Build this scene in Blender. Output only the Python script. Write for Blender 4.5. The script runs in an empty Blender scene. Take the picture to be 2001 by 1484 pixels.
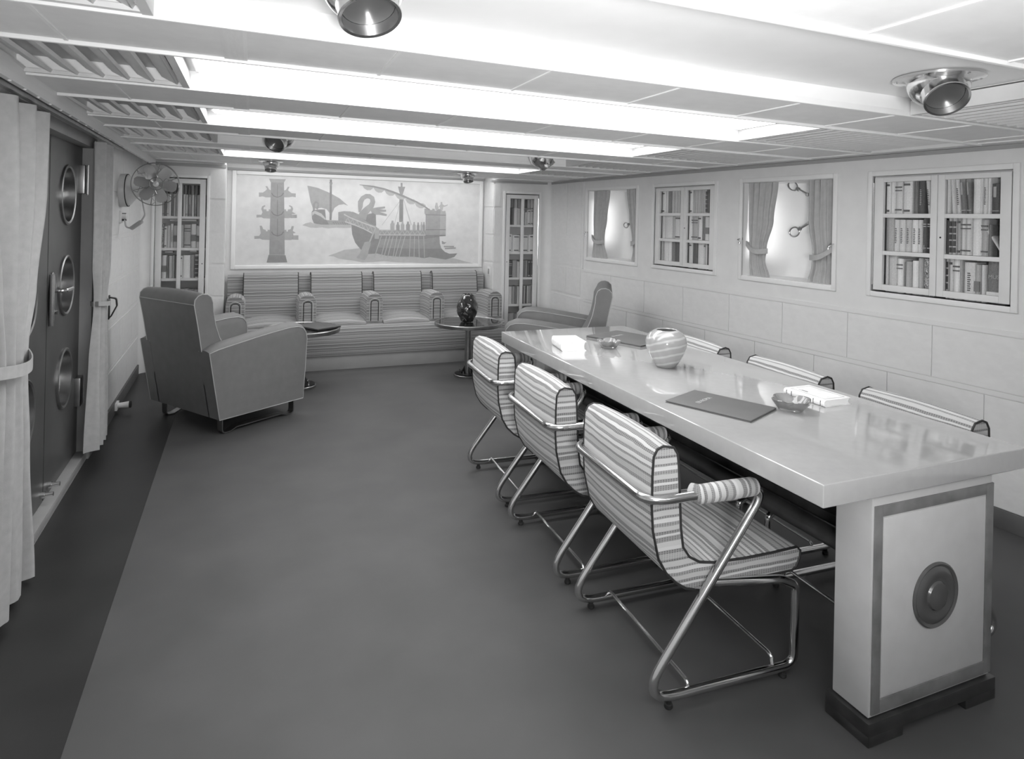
import bpy, bmesh, math, random
from mathutils import Vector, Matrix
from math import pi, sin, cos, radians as R
random.seed(7)
SC = bpy.context.scene
COL = SC.collection

# ------------------------------------------------------------------ camera
def set_camera():
    yaw, roll, pitch = R(21.9704), R(-1.213), R(0.0481)
    F0 = Vector((sin(yaw), cos(yaw), 0)); S = Vector((cos(yaw), -sin(yaw), 0)); U0 = Vector((0, 0, 1))
    F = F0*cos(pitch) + U0*sin(pitch); U = U0*cos(pitch) - F0*sin(pitch)
    ex = S*cos(roll) - U*sin(roll); ey = S*sin(roll) + U*cos(roll)
    m = Matrix(((ex.x, ey.x, -F.x, 0), (ex.y, ey.y, -F.y, 0), (ex.z, ey.z, -F.z, 1.52), (0, 0, 0, 1)))
    cam = bpy.data.cameras.new('camera'); o = bpy.data.objects.new('camera', cam); COL.objects.link(o)
    o.matrix_world = m
    cam.sensor_fit = 'HORIZONTAL'; cam.sensor_width = 36; cam.lens = 22.577; cam.shift_y = -0.15775
    cam.clip_start = 0.05
    SC.camera = o
set_camera()
# ------------------------------------------------------------------ light and exposure
STRIP = 5.9          # radiance of the opal strip lamps set in the ceiling bays
WINDOW_LAMP = 5.0   # tubular lamps behind the porthole curtains
w = bpy.data.worlds.new('world'); SC.world = w; w.use_nodes = True
w.node_tree.nodes['Background'].inputs[0].default_value = (1, 1, 1, 1)
w.node_tree.nodes['Background'].inputs[1].default_value = 0.02
SC.view_settings.view_transform = 'Standard'; SC.view_settings.look = 'None'
SC.view_settings.exposure = 0.30; SC.view_settings.gamma = 1.0; SC.view_settings.use_curve_mapping = False
def flood(name, loc, target, size, power):
    l = bpy.data.lights.new(name, 'AREA'); l.shape = 'DISK'; l.size = size; l.energy = power; l.spread = R(112)
    o = bpy.data.objects.new(name, l); COL.objects.link(o); o.location = loc
    o.rotation_euler = (Vector(target) - Vector(loc)).to_track_quat('-Z', 'Y').to_euler()
flood('photo_flood_lamp', (0.15, -0.35, 1.35), (0.72, 0.95, 2.02), 0.4, 32)

# ------------------------------------------------------------------ helpers
def lin(c):
    return c/12.92 if c <= .04045 else ((c+.055)/1.055)**2.4
MATS = {}
def nodes(name):
    m = bpy.data.materials.new(name); m.use_nodes = True
    nt = m.node_tree; b = nt.nodes['Principled BSDF']
    return m, nt, b
def mat(name, c, rough=.5, metal=0., spec=.5, var=.04, scale=6., bump=0., bscale=80., coat=0., trans=0.):
    """plain painted / metal / cloth surface: grey tone with soft procedural variation"""
    m, nt, b = nodes(name); N = nt.nodes; L = nt.links
    tc = N.new('ShaderNodeTexCoord'); no = N.new('ShaderNodeTexNoise'); no.inputs['Scale'].default_value = scale; no.inputs['Detail'].default_value = 4
    L.new(tc.outputs['Object'], no.inputs['Vector'])
    rp = N.new('ShaderNodeValToRGB'); a, d = lin(max(0, c-var)), lin(min(1, c+var))
    rp.color_ramp.elements[0].position = .3; rp.color_ramp.elements[1].position = .7
    rp.color_ramp.elements[0].color = (a, a, a, 1); rp.color_ramp.elements[1].color = (d, d, d, 1)
    L.new(no.outputs['Fac'], rp.inputs['Fac']); L.new(rp.outputs['Color'], b.inputs['Base Color'])
    b.inputs['Roughness'].default_value = rough; b.inputs['Metallic'].default_value = metal
    b.inputs['Specular IOR Level'].default_value = spec; b.inputs['Coat Weight'].default_value = coat
    b.inputs['Coat Roughness'].default_value = .08
    b.inputs['Transmission Weight'].default_value = trans
    if bump:
        n2 = N.new('ShaderNodeTexNoise'); n2.inputs['Scale'].default_value = bscale; L.new(tc.outputs['Object'], n2.inputs['Vector'])
        bp = N.new('ShaderNodeBump'); bp.inputs['Strength'].default_value = bump; bp.inputs['Distance'].default_value = .002
        L.new(n2.outputs['Fac'], bp.inputs['Height']); L.new(bp.outputs['Normal'], b.inputs['Normal'])
    MATS[name] = m; return m
def stripes(name, stops, period, rough=.9, dash=330., gain=1.):
    """woven striped upholstery; runs on the UV map (u across, v along the stripe sequence, in metres)"""
    m, nt, b = nodes(name); N = nt.nodes; L = nt.links
    uv = N.new('ShaderNodeUVMap'); sp = N.new('ShaderNodeSeparateXYZ'); L.new(uv.outputs['UV'], sp.inputs['Vector'])
    def math_(op, a, bv=None, link=None):
        n = N.new('ShaderNodeMath'); n.operation = op; L.new(a, n.inputs[0])
        if link is not None: L.new(link, n.inputs[1])
        elif bv is not None: n.inputs[1].default_value = bv
        return n.outputs[0]
    nz = N.new('ShaderNodeTexNoise'); nz.inputs['Scale'].default_value = 7; L.new(uv.outputs['UV'], nz.inputs['Vector'])
    wob = math_('MULTIPLY', nz.outputs['Fac'], .012)
    v = math_('ADD', sp.outputs['Y'], link=wob)
    fr = math_('FRACT', math_('DIVIDE', v, period))
    rp = N.new('ShaderNodeValToRGB'); rp.color_ramp.interpolation = 'CONSTANT'
    rd = N.new('ShaderNodeValToRGB'); rd.color_ramp.interpolation = 'CONSTANT'
    for ramp, k in ((rp, 1), (rd, 2)):
        el = ramp.color_ramp.elements
        for i, s in enumerate(stops):
            e = el[i] if i < 2 else el.new(s[0])
            e.position = s[0]; c = lin(s[1])*gain if k == 1 else s[2]; e.color = (c, c, c, 1)
    L.new(fr, rp.inputs['Fac']); L.new(fr, rd.inputs['Fac'])
    d = math_('GREATER_THAN', math_('SINE', math_('MULTIPLY', sp.outputs['X'], dash*2)), .1)
    d2 = math_('GREATER_THAN', math_('SINE', math_('MULTIPLY', sp.outputs['Y'], dash*3.1)), -.5)
    dd = math_('MULTIPLY', math_('MULTIPLY', d, link=d2), link=rd.outputs['Color'])
    mx = N.new('ShaderNodeMix'); mx.data_type = 'RGBA'; L.new(dd, mx.inputs['Factor'])
    L.new(rp.outputs['Color'], mx.inputs[6]); mx.inputs[7].default_value = (lin(.24),)*3 + (1,)
    L.new(mx.outputs[2], b.inputs['Base Color']); b.inputs['Roughness'].default_value = rough
    b.inputs['Specular IOR Level'].default_value = .15; b.inputs['Sheen Weight'].default_value = .2
    wv = N.new('ShaderNodeTexNoise'); wv.inputs['Scale'].default_value = 420; L.new(uv.outputs['UV'], wv.inputs['Vector'])
    bp = N.new('ShaderNodeBump'); bp.inputs['Strength'].default_value = .35; bp.inputs['Distance'].default_value = .002
    L.new(wv.outputs['Fac'], bp.inputs['Height']); L.new(bp.outputs['Normal'], b.inputs['Normal'])
    MATS[name] = m; return m
def emitter(name, strength):
    m = bpy.data.materials.new(name); m.use_nodes = True; nt = m.node_tree; nt.nodes.clear()
    e = nt.nodes.new('ShaderNodeEmission'); e.inputs['Strength'].default_value = strength
    no = nt.nodes.new('ShaderNodeTexNoise'); no.inputs['Scale'].default_value = 2
    rp = nt.nodes.new('ShaderNodeValToRGB'); rp.color_ramp.elements[0].color = (.93, .93, .93, 1); rp.color_ramp.elements[1].color = (1, 1, 1, 1)
    nt.links.new(no.outputs['Fac'], rp.inputs['Fac']); nt.links.new(rp.outputs['Color'], e.inputs['Color'])
    o = nt.nodes.new('ShaderNodeOutputMaterial'); nt.links.new(e.outputs[0], o.inputs[0]); MATS[name] = m; return m
def pane_glass(name):
    m = bpy.data.materials.new(name); m.use_nodes = True; nt = m.node_tree; nt.nodes.clear()
    t = nt.nodes.new('ShaderNodeBsdfTransparent'); t.inputs[0].default_value = (.98, .98, .98, 1)
    g = nt.nodes.new('ShaderNodeBsdfGlossy'); g.inputs['Roughness'].default_value = .02
    f = nt.nodes.new('ShaderNodeFresnel'); f.inputs[0].default_value = 1.45
    gm = nt.nodes.new('ShaderNodeNewGeometry'); iv = nt.nodes.new('ShaderNodeMath'); iv.operation = 'SUBTRACT'; iv.inputs[0].default_value = 1; nt.links.new(gm.outputs['Backfacing'], iv.inputs[1]); mu = nt.nodes.new('ShaderNodeMath'); mu.operation = 'MULTIPLY'; nt.links.new(f.outputs[0], mu.inputs[0]); nt.links.new(iv.outputs[0], mu.inputs[1])
    x = nt.nodes.new('ShaderNodeMixShader'); o = nt.nodes.new('ShaderNodeOutputMaterial')
    nt.links.new(mu.outputs[0], x.inputs[0]); nt.links.new(t.outputs[0], x.inputs[1]); nt.links.new(g.outputs[0], x.inputs[2]); nt.links.new(x.outputs[0], o.inputs[0])
    MATS[name] = m; return m

mat('wall_paint', .86, .45, var=.012, scale=9, bump=.05, bscale=300)
mat('trim_paint', .89, .4, var=.01)
mat('trim_dark', .62, .5, var=.02)
mat('carcass_paint', .80, .6, var=.02)
mat('gap_dark', .45, .6, var=.02)
mat('ceiling_paint', .92, .5, var=.01)
mat('soffit_paint', .90, .5, var=.012)
mat('louvre_paint', .82, .5, var=.02)
mat('baseboard', .38, .5, var=.03)
mat('floor_lino', .322, .55, var=.018, scale=3, spec=.4, bump=.03, bscale=40)
mat('floor_dark', .19, .42, var=.02, scale=3, spec=.4, bump=.03, bscale=40)
mat('table_top', .70, .06, var=.008, scale=30, spec=.8, coat=1.0)
mat('table_body', .77, .35, var=.012, scale=14)
mat('dark_wood', .20, .35, var=.04, scale=14, coat=.2)
mat('medallion_metal', .40, .22, .35, var=.03)
mat('frame_wood', .47, .35, var=.05, scale=14)
mat('chrome', .86, .16, 1., var=.02)
mat('satin_metal', .66, .34, 1., var=.04, scale=20)
mat('strap_metal', .62, .35, 1., var=.03)
mat('throat_metal', .50, .4, .8, var=.03)
mat('dark_metal', .20, .35, .7, var=.03)
mat('plinth_paint', .56, .5, var=.015)
mat('rubber', .16, .7, var=.02)
mat('leather', .47, .52, var=.012, scale=16, bump=.12, bscale=260, spec=.35)
mat('piping_light', .70, .6, var=.02)
mat('piping_dark', .17, .6, var=.02)
mat('curtain_cloth', .70, .85, var=.02, scale=30, bump=.3, bscale=500, spec=.2)
mat('drape_cloth', .70, .85, var=.02, scale=30, bump=.3, bscale=500, spec=.2)
mat('door_metal', .40, .40, .45, var=.03, scale=4)
mat('table_glass', .13, .05, spec=.7, var=.01, coat=.6)
mat('folder_leather', .40, .5, var=.012, bump=.15, bscale=400)
mat('folder_dark', .30, .45, var=.012, bump=.15, bscale=400)
mat('gilt', .72, .5, .2, var=.02)
mat('paper', .93, .8, var=.01)
mat('ink', .42, .8, var=.05)
mat('ashtray_glass', .78, .05, spec=.8, var=.05, scale=40, trans=.75)
mat('vase_glass_dark', .16, .06, spec=.9, var=.08, scale=18, coat=.6)
mat('mural_ground', .83, .7, var=.022, scale=11)
mat('fan_paint', .80, .35, var=.02)
mat('fan_blade', .72, .3, .6, var=.02)
mat('niche_white', .92, .6, var=.01)
mat('cable', .66, .6, var=.04)
pane_glass('pane_glass')
emitter('strip_emit', STRIP); emitter('window_emit', WINDOW_LAMP)
for i, c in enumerate((.93, .87, .80, .72, .61, .50, .36)): mat('book_%d' % i, c, .6, var=.05, scale=25)
CH = [(0, .80, .0), (.10, .62, .5), (.20, .84, 0), (.25, .60, .6), (.31, .78, 0), (.40, .66, .5), (.47, .86, 0), (.55, .64, .5), (.60, .80, 0), (.70, .58, .6), (.75, .74, .25), (.86, .62, .6), (.93, .84, 0)]
stripes('chair_fabric', CH, .165, gain=.88)
SF = [(0, .60, .2), (.12, .68, 0), (.18, .46, .4), (.22, .63, .15), (.36, .70, 0), (.41, .42, .4), (.44, .60, .1), (.57, .48, .3), (.63, .69, 0), (.69, .56, .3), (.80, .45, .4), (.84, .66, 0), (.92, .54, .3)]
stripes('sofa_fabric', SF, .15, gain=.92)
def vase_mat():
    m, nt, b = nodes('vase_glass'); N = nt.nodes; L = nt.links
    tc = N.new('ShaderNodeTexCoord'); mp = N.new('ShaderNodeMapping'); mp.inputs['Rotation'].default_value = (R(14), R(9), 0)
    L.new(tc.outputs['Object'], mp.inputs[0]); wv = N.new('ShaderNodeTexWave'); wv.bands_direction = 'Z'; wv.inputs['Scale'].default_value = 9; wv.inputs['Distortion'].default_value = 1.5
    L.new(mp.outputs[0], wv.inputs['Vector']); rp = N.new('ShaderNodeValToRGB')
    rp.color_ramp.elements[0].color = (lin(.72),)*3 + (1,); rp.color_ramp.elements[0].position = .7
    rp.color_ramp.elements[1].color = (lin(.84),)*3 + (1,); rp.color_ramp.elements[1].position = .95
    L.new(wv.outputs['Fac'], rp.inputs['Fac']); L.new(rp.outputs['Color'], b.inputs['Base Color'])
    b.inputs['Roughness'].default_value = .06; b.inputs['Transmission Weight'].default_value = .35; b.inputs['IOR'].default_value = 1.45
    b.inputs['Coat Weight'].default_value = .5; MATS['vase_glass'] = m
vase_mat()
def mottled():
    m, nt, b = nodes('book_mottled'); N = nt.nodes; L = nt.links
    tc = N.new('ShaderNodeTexCoord'); v = N.new('ShaderNodeTexNoise'); v.inputs['Scale'].default_value = 9; v.inputs['Distortion'].default_value = 3
    L.new(tc.outputs['Object'], v.inputs['Vector']); rp = N.new('ShaderNodeValToRGB'); rp.color_ramp.interpolation = 'EASE'
    for e, p, c in zip(rp.color_ramp.elements, (.42, .60), (.26, .84)): e.position = p; e.color = (lin(c),)*3 + (1,)
    L.new(v.outputs['Fac'], rp.inputs['Fac']); L.new(rp.outputs['Color'], b.inputs['Base Color']); b.inputs['Roughness'].default_value = .5; MATS['book_mottled'] = m
mottled()

class MB:
    """collects shapes, then links them as one mesh object"""
    def __init__(s): s.bm = bmesh.new(); s.uv = s.bm.loops.layers.uv.new('UVMap')
    def face(s, vs, uvs=None):
        try: f = s.bm.faces.new(vs)
        except ValueError: return None
        if uvs:
            for l, q in zip(f.loops, uvs): l[s.uv].uv = q
        return f
    def box(s, x0, x1, y0, y1, z0, z1, bevel=0., seg=2):
        v = [s.bm.verts.new((x, y, z)) for z in (z0, z1) for y in (y0, y1) for x in (x0, x1)]
        fs = [s.bm.faces.new([v[i] for i in q]) for q in ((0, 2, 3, 1), (4, 5, 7, 6), (0, 1, 5, 4), (2, 6, 7, 3), (0, 4, 6, 2), (1, 3, 7, 5))]
        if bevel:
            es = list({e for f in fs for e in f.edges})
            bmesh.ops.bevel(s.bm, geom=es, offset=bevel, segments=seg, affect='EDGES', profile=.6)
        return s
    def lathe(s, prof, n=32, c=(0, 0, 0), axis=None, cap=True, arc=2*pi):
        """prof: (r, z) list, revolved about z (or the given axis) through c"""
        c = Vector(c); q = Vector((0, 0, 1)).rotation_difference(Vector(axis)).to_matrix() if axis is not None else Matrix.Identity(3)
        rings = []
        for r, z in prof:
            rings.append([s.bm.verts.new(c + q @ Vector((r*cos(arc*i/n), r*sin(arc*i/n), z))) for i in range(n)])
        for a, b in zip(rings, rings[1:]):
            for i in range(n):
                j = (i+1) % n; s.face((a[i], a[j], b[j], b[i]))
        if cap:
            if prof[0][0] > 1e-6: s.face(rings[0][::-1])
            if prof[-1][0] > 1e-6: s.face(rings[-1])
        return s
    def tube(s, pts, r, n=10, closed=False, cap=True):
        P = [Vector(p) for p in pts]; m = len(P); rr = r if isinstance(r, (list, tuple)) else [r]*m
        T = []
        for i in range(m):
            a = P[(i-1) % m] if closed else P[max(i-1, 0)]; b = P[(i+1) % m] if closed else P[min(i+1, m-1)]
            T.append((b-a).normalized())
        nrm = T[0].orthogonal().normalized(); rings = []
        for i in range(m):
            if i: nrm = (nrm - T[i]*nrm.dot(T[i])).normalized()
            bi = T[i].cross(nrm)
            rings.append([s.bm.verts.new(P[i] + (nrm*cos(2*pi*k/n) + bi*sin(2*pi*k/n))*rr[i]) for k in range(n)])
        L = 0.
        for i in range(m if closed else m-1):
            a, b = rings[i], rings[(i+1) % m]; d = (P[(i+1) % m]-P[i]).length
            # closed loops: pick the rotation that joins best
            off = 0
            if closed and i == m-1: off = min(range(n), key=lambda o: (a[0].co-b[o].co).length)
            for k in range(n):
                j = (k+1) % n
                s.face((a[k], a[j], b[(j+off) % n], b[(k+off) % n]), [(k*.02, L), ((k+1)*.02, L), ((k+1)*.02, L+d), (k*.02, L+d)])
            L += d
        if cap and not closed: s.face(rings[0][::-1]); s.face(rings[-1])
        return s
    def strap(s, pts, wv, th):
        """flat bar swept along pts (in a plane); wv = half width vector; th thickness"""
        P = [Vector(p) for p in pts]; wv = Vector(wv); rings = []
        for i in range(len(P)):
            t = (P[min(i+1, len(P)-1)]-P[max(i-1, 0)]).normalized(); n = t.cross(wv).normalized()*th/2
            rings.append([s.bm.verts.new(P[i]+a*wv+b*n) for a, b in ((-1, -1), (1, -1), (1, 1), (-1, 1))])
        for a, b in zip(rings, rings[1:]):
            for k in range(4): s.face((a[k], a[(k+1) % 4], b[(k+1) % 4], b[k]))
        s.face(rings[0][::-1]); s.face(rings[-1]); return s
    def prism(s, poly, fn, slices, top=None, uvs='arc', cap=True, per=.0):
        """closed outline poly [(a,b)] carried through slices [t]; fn(a,b,t)->xyz; top(i,t)->(da,db) bulge per slice"""
        m = len(poly); arc = [0.]
        for i in range(m): arc.append(arc[-1] + math.dist(poly[i], poly[(i+1) % m]))
        rings = []
        for t in slices:
            ring = []
            for i, (a, b) in enumerate(poly):
                if top: da, db = top(i, t); a += da; b += db
                ring.append(s.bm.verts.new(fn(a, b, t)))
            rings.append(ring)
        for q in range(len(slices)-1):
            A, B = rings[q], rings[q+1]; t0, t1 = slices[q], slices[q+1]
            for i in range(m):
                j = (i+1) % m
                s.face((A[i], A[j], B[j], B[i]), [(t0, arc[i]), (t0, arc[i+1]), (t1, arc[i+1]), (t1, arc[i])])
        if cap:
            for ring in (rings[0][::-1], rings[-1]):
                f = s.face(ring)
                if f:
                    idx = list(range(m)); idx = idx[::-1] if ring is not rings[-1] else idx
                    for l, i in zip(f.loops, idx): l[s.uv].uv = (poly[i][0], poly[i][1])
        return s
    def done(s, name, material, parent=None, smooth=True, angle=35):
        bmesh.ops.recalc_face_normals(s.bm, faces=s.bm.faces)
        me = bpy.data.meshes.new(name); s.bm.to_mesh(me); s.bm.free()
        me.materials.append(MATS[material])
        if smooth:
            me.polygons.foreach_set('use_smooth', [True]*len(me.polygons))
            try: me.set_sharp_from_angle(angle=R(angle))
            except Exception: pass
        return link(name, me, parent)
def link(name, me, parent=None):
    o = bpy.data.objects.new(name, me); COL.objects.link(o)
    if parent is not None: o.parent = parent
    return o
def tag(o, label, cat=None, group=None, kind=None):
    o['label'] = label
    if cat: o['category'] = cat
    if group: o['group'] = group
    if kind: o['kind'] = kind
    return o
def thing(name, label, cat, loc=(0, 0, 0), rz=0., group=None):
    o = bpy.data.objects.new(name, None); COL.objects.link(o); o.location = loc; o.rotation_euler = (0, 0, rz); o.empty_display_size = .1
    return tag(o, label, cat, group)
def copy_tree(o, parent=None):
    c = o.copy(); COL.objects.link(c); c.parent = parent
    for ch in list(o.children): copy_tree(ch, c)
    return c
_ub = None
def unit_box(material):
    key = 'unit_'+material
    if key not in MESH:
        bm = bmesh.new(); bmesh.ops.create_cube(bm, size=1.); me = bpy.data.meshes.new('block_'+material); bm.to_mesh(me); bm.free(); me.materials.append(MATS[material]); MESH[key] = me
    return MESH[key]
MESH = {}
def piece(name, material, parent, x0, x1, y0, y1, z0, z1):
    """a plain rectangular piece (panel, shelf, slat) sharing one mesh per material"""
    o = link(name, unit_box(material), parent); o.location = ((x0+x1)/2, (y0+y1)/2, (z0+z1)/2); o.scale = (abs(x1-x0), abs(y1-y0), abs(z1-z0)); return o
def fillet(pts, rads, n=6):
    P = [Vector(p) for p in pts]; out = [P[0]]
    for i in range(1, len(P)-1):
        r = rads[i] if isinstance(rads, (list, tuple)) else rads
        a = (P[i-1]-P[i]); b = (P[i+1]-P[i]); ang = a.angle(b); d = min(r/math.tan(ang/2), a.length*.48, b.length*.48)
        p0 = P[i]+a.normalized()*d; p1 = P[i]+b.normalized()*d
        for k in range(n+1):
            t = k/n; out.append(p0*(1-t)**2 + P[i]*2*t*(1-t) + p1*t*t)
    out.append(P[-1]); return out
def circle(c, r, axis, n=40):
    q = Vector((0, 0, 1)).rotation_difference(Vector(axis)).to_matrix()
    return [Vector(c) + q @ Vector((r*cos(2*pi*i/n), r*sin(2*pi*i/n), 0)) for i in range(n)]
# ================================================================== setting
RX, RS = 3.7147, -0.0773           # right wall: x = RX + RS*y
LX, LS = -0.803, -0.0239           # left wall:  x = LX + LS*y
ZS = lambda x: 1.996 - 0.0109*x    # level of the beam undersides
YB, YN = 6.875, 7.226              # bookcase wall, back of the sofa niche
NX0, NX1 = -0.25, 2.55             # niche
def struct(o, label, cat): return tag(o, label, cat, kind='structure')

# ---- floor
m = MB(); m.box(-1.3, 4.2, -2.1, 7.4, -.06, 0); floor = struct(m.done('floor', 'floor_lino'), 'grey linoleum floor of the saloon', 'floor')
m = MB(); e = lambda y: -0.4348-0.0136*y
v = [m.bm.verts.new(q) for q in ((-1.3, -2.1, .0015), (e(-2.1), -2.1, .0015), (e(6.9), 6.9, .0015), (-1.3, 6.9, .0015), (-1.3, -2.1, -.01), (e(-2.1), -2.1, -.01), (e(6.9), 6.9, -.01), (-1.3, 6.9, -.01))]
for q in ((0, 1, 2, 3), (7, 6, 5, 4), (0, 4, 5, 1), (1, 5, 6, 2), (2, 6, 7, 3), (3, 7, 4, 0)): m.face([v[i] for i in q])
m.done('dark_border', 'floor_dark', floor)['label'] = 'dark linoleum border along the door wall'

# ---- ceiling (tilted very slightly: the deck falls towards the ship's side)
m = MB(); m.box(-1.4, 4.4, -2.1, 7.4, .062, .12)
ceiling = struct(m.done('ceiling', 'ceiling_paint'), 'white beamed ceiling with sunk light bays and louvre grilles', 'ceiling')
ceiling.location = (0, 0, 1.996); ceiling.rotation_euler = (0, math.atan(.0109), 0)
BEAMS = [(-1.25, -.83), (-.25, .15), (.74, 1.13), (1.775, 2.181), (2.747, 3.198), (3.784, 4.224), (4.795, 5.214), (5.812, 6.625)]
SEAMS = [-.50, -.03, .38, .86, 1.35, 1.89, 2.39, 2.86, 3.33]
for n, f in BEAMS:
    xl, xr = -.776-.009*n, RX+RS*n-.10
    m = MB(); m.box(xl, xr, n+.002, f-.002, .006, .064); bo = m.done('beam', 'ceiling_paint', ceiling)
    if f < 1: continue
    for a, b in ((n, n+.016), (f-.016, f)):
        m = MB(); m.box(xl, xr, a, b, -.012, .012, .004, 2); m.done('edge_bead', 'ceiling_paint', ceiling)
    xs = [xl] + [s for s in SEAMS if s < xr-.1] + [xr]
    for a, b in zip(xs, xs[1:]): piece('soffit_panel', 'soffit_paint', ceiling, a+.003, b-.003, n+.018, f-.018, 0, .007)
    for q in xs[1:-1]: piece('batten', 'ceiling_paint', ceiling, q-.005, q+.005, n+.018, f-.018, -.004, .003)
    piece('cover_strip', 'soffit_paint', ceiling, -.09, -.03, n+.018, f-.018, -.004, .003)
BAYS = {-2: (-.83, -.25), -1: (.15, .74), 0: (1.13, 1.775), 1: (2.181, 2.747), 2: (3.198, 3.784), 3: (4.224, 4.795), 4: (5.214, 5.812)}
def slat_mesh():
    m = MB(); m.box(-.003, .003, -.5, .5, 0, .058); m.box(-.003, .009, -.5, .5, -.002, .004); me = bpy.data.meshes.new('slat'); m.bm.to_mesh(me); m.bm.free(); me.materials.append(MATS['louvre_paint']); return me
SLAT = slat_mesh()
for k, (a, b) in BAYS.items():
    if k < 0: continue
    for side in (0, 1):
        x0, x1 = (-.776-.009*a, -.245) if side == 0 else (2.42, RX+RS*b-.12)
        st = .080 if side == 0 else .066
        m = MB(); m.box(x0, x1, a+.002, a+.020, -.004, .01); m.box(x0, x1, b-.020, b-.002, -.004, .01)
        xe = x1 if side == 0 else x0
        m.box(xe-.012, xe+.012, a+.002, b-.002, -.006, .05); m.box(x0, x1, a+.002, b-.002, .058, .061)
        g = m.done('louvre_grille', 'louvre_paint', ceiling, smooth=False)
        n = int((x1-x0-.05)/st)
        for i in range(n+1):
            s = link('slat', SLAT, g); s.location = ((x1-.03-i*st if side == 0 else x0+.03+i*st), (a+b)/2, .003); s.scale = (1, b-a-.03, 1); s.rotation_euler = (0, R(-64 if side == 0 else 46), 0)
# margins along the walls
m = MB(); m.box(-1.15, -.782, -2.1, 6.87, -.006, .062); m.done('margin_board', 'soffit_paint', ceiling)
m = MB()
for y0, y1 in ((-2.1, 2), (2, 4), (4, 6.1)):
    pass
vv = []
for z in (-.006, .062):
    for y in (-2.1, 6.1): vv += [m.bm.verts.new((RX+RS*y-.105, y, z)), m.bm.verts.new((RX+RS*y+.05, y, z))]
for q in ((0, 1, 3, 2), (4, 6, 7, 5), (0, 2, 6, 4), (1, 5, 7, 3), (0, 4, 5, 1), (2, 3, 7, 6)): m.face([vv[i] for i in q])
m.done('margin_board', 'soffit_paint', ceiling)
m = MB(); m.box(2.56, 3.3, 6.0, 6.9, -.004, .062); m.done('margin_board', 'soffit_paint', ceiling)
m = MB(); m.box(-1.0, -.26, 6.6, 6.9, -.004, .062); m.done('margin_board', 'soffit_paint', ceiling)

# ---- opal strip lights let into the bays
def strip_light(y0, y1, x0, x1, label):
    t = thing('strip_light', label, 'light', (0, 0, 1.996)); t.rotation_euler = (0, math.atan(.0109), 0); t['group'] = 'strip lights in the ceiling bays'
    m = MB(); m.box(x0-.012, x1+.012, y0-.012, y1+.012, .052, .0615); m.done('tray', 'niche_white', t)
    m = MB(); m.box(x0, x1, y0, y1, .046, .054, .003); m.done('opal_diffuser', 'strip_emit', t)
strip_light(2.26, 2.70, -.20, 2.38, 'long glowing strip light in the bay nearest the camera')
strip_light(3.28, 3.74, -.20, 2.38, 'long glowing strip light in the second bay from the camera')
strip_light(5.30, 5.77, -.20, 2.38, 'long glowing strip light in the bay beyond the middle ceiling vents')
strip_light(6.66, 6.90, -.21, 2.46, 'long glowing strip light tucked above the ship mural')

strip_light(-.78, -.3, -.20, 2.38, 'added unseen strip light behind the camera, brightening the table pedestal')  # unseen strip added behind the camera to lift the pedestal front

# ---- walls
def wall_mesh(m, x0, x1, z0, z1, holes, th=.06):
    xs = sorted({x0, x1, *[h[0] for h in holes], *[h[1] for h in holes]}); zs = sorted({z0, z1, *[h[2] for h in holes], *[h[3] for h in holes]})
    for a, b in zip(xs, xs[1:]):
        run = None
        for c, d in zip(zs, zs[1:]):
            inside = any(h[0] <= a and b <= h[1] and h[2] <= c and d <= h[3] for h in holes)
            if inside:
                if run: m.box(a, b, 0, th, *run); run = None
            else: run = (run[0] if run else c, d)
        if run: m.box(a, b, 0, th, *run)
AR = R(-90) + math.atan(-RS); AL = R(90) + math.atan(-LS)
KR = math.sqrt(1+RS*RS); KL = math.sqrt(1+LS*LS)
W1 = (-5.974*KR, -5.092*KR, 1.10, 1.856); C1 = (-4.892*KR, -4.090*KR, 1.105, 1.856)
W2 = (-3.862*KR, -3.040*KR, 1.098, 1.855); C2 = (-2.834*KR, -2.028*KR, 1.098, 1.853)
FR = .030
m = MB(); wall_mesh(m, -6.06*KR, 2.1, 0, 2.06, [(q[0]+FR, q[1]-FR, q[2]+FR, q[3]-FR) for q in (W1, C1, W2, C2)])
wall_r = struct(m.done('wall_right', 'wall_paint', smooth=False), 'pale panelled wall with two curtained windows and two bookcases', 'wall'); wall_r.location = (RX, 0, 0); wall_r.rotation_euler = (0, 0, AR)
ROWS = [(.10, .345), (.375, .660), (.690, .975)]
J2 = [6.003, 5.503, 4.982, 4.464, 3.947, 3.45, 2.952, 2.437, 1.92, 1.40, .88]; J1 = [6.003, 5.24, 4.72, 4.20, 3.69, 3.19, 2.69, 2.17, 1.66, 1.14]
for r, (a, b) in enumerate(ROWS):
    js = J2 if r in (0, 2) else J1
    for p, q in zip(js, js[1:]): piece('panel', 'wall_paint', wall_r, -p*KR+.003, -q*KR-.003, -.005, .001, a+.002, b-.002)
for a in (.345, .660, .975): piece('rail', 'wall_paint', wall_r, -6.03*KR, -.8, -.006, .001, a+.002, a+.028)
piece('corner_stile', 'wall_paint', wall_r, -6.05*KR, -6.01*KR, -.010, .001, 1.005, 1.925)
piece('crown_board', 'trim_dark', wall_r, -6.05*KR, 2.0, -.014, .001, 1.928, 1.950)
m = MB(); m.box(-6.02*KR, 2.1, -.014, .01, 0, .098, .004); bb = struct(m.done('baseboard_right', 'baseboard'), 'dark baseboard along the window wall', 'baseboard'); bb.location = wall_r.location; bb.rotation_euler = wall_r.rotation_euler

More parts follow.
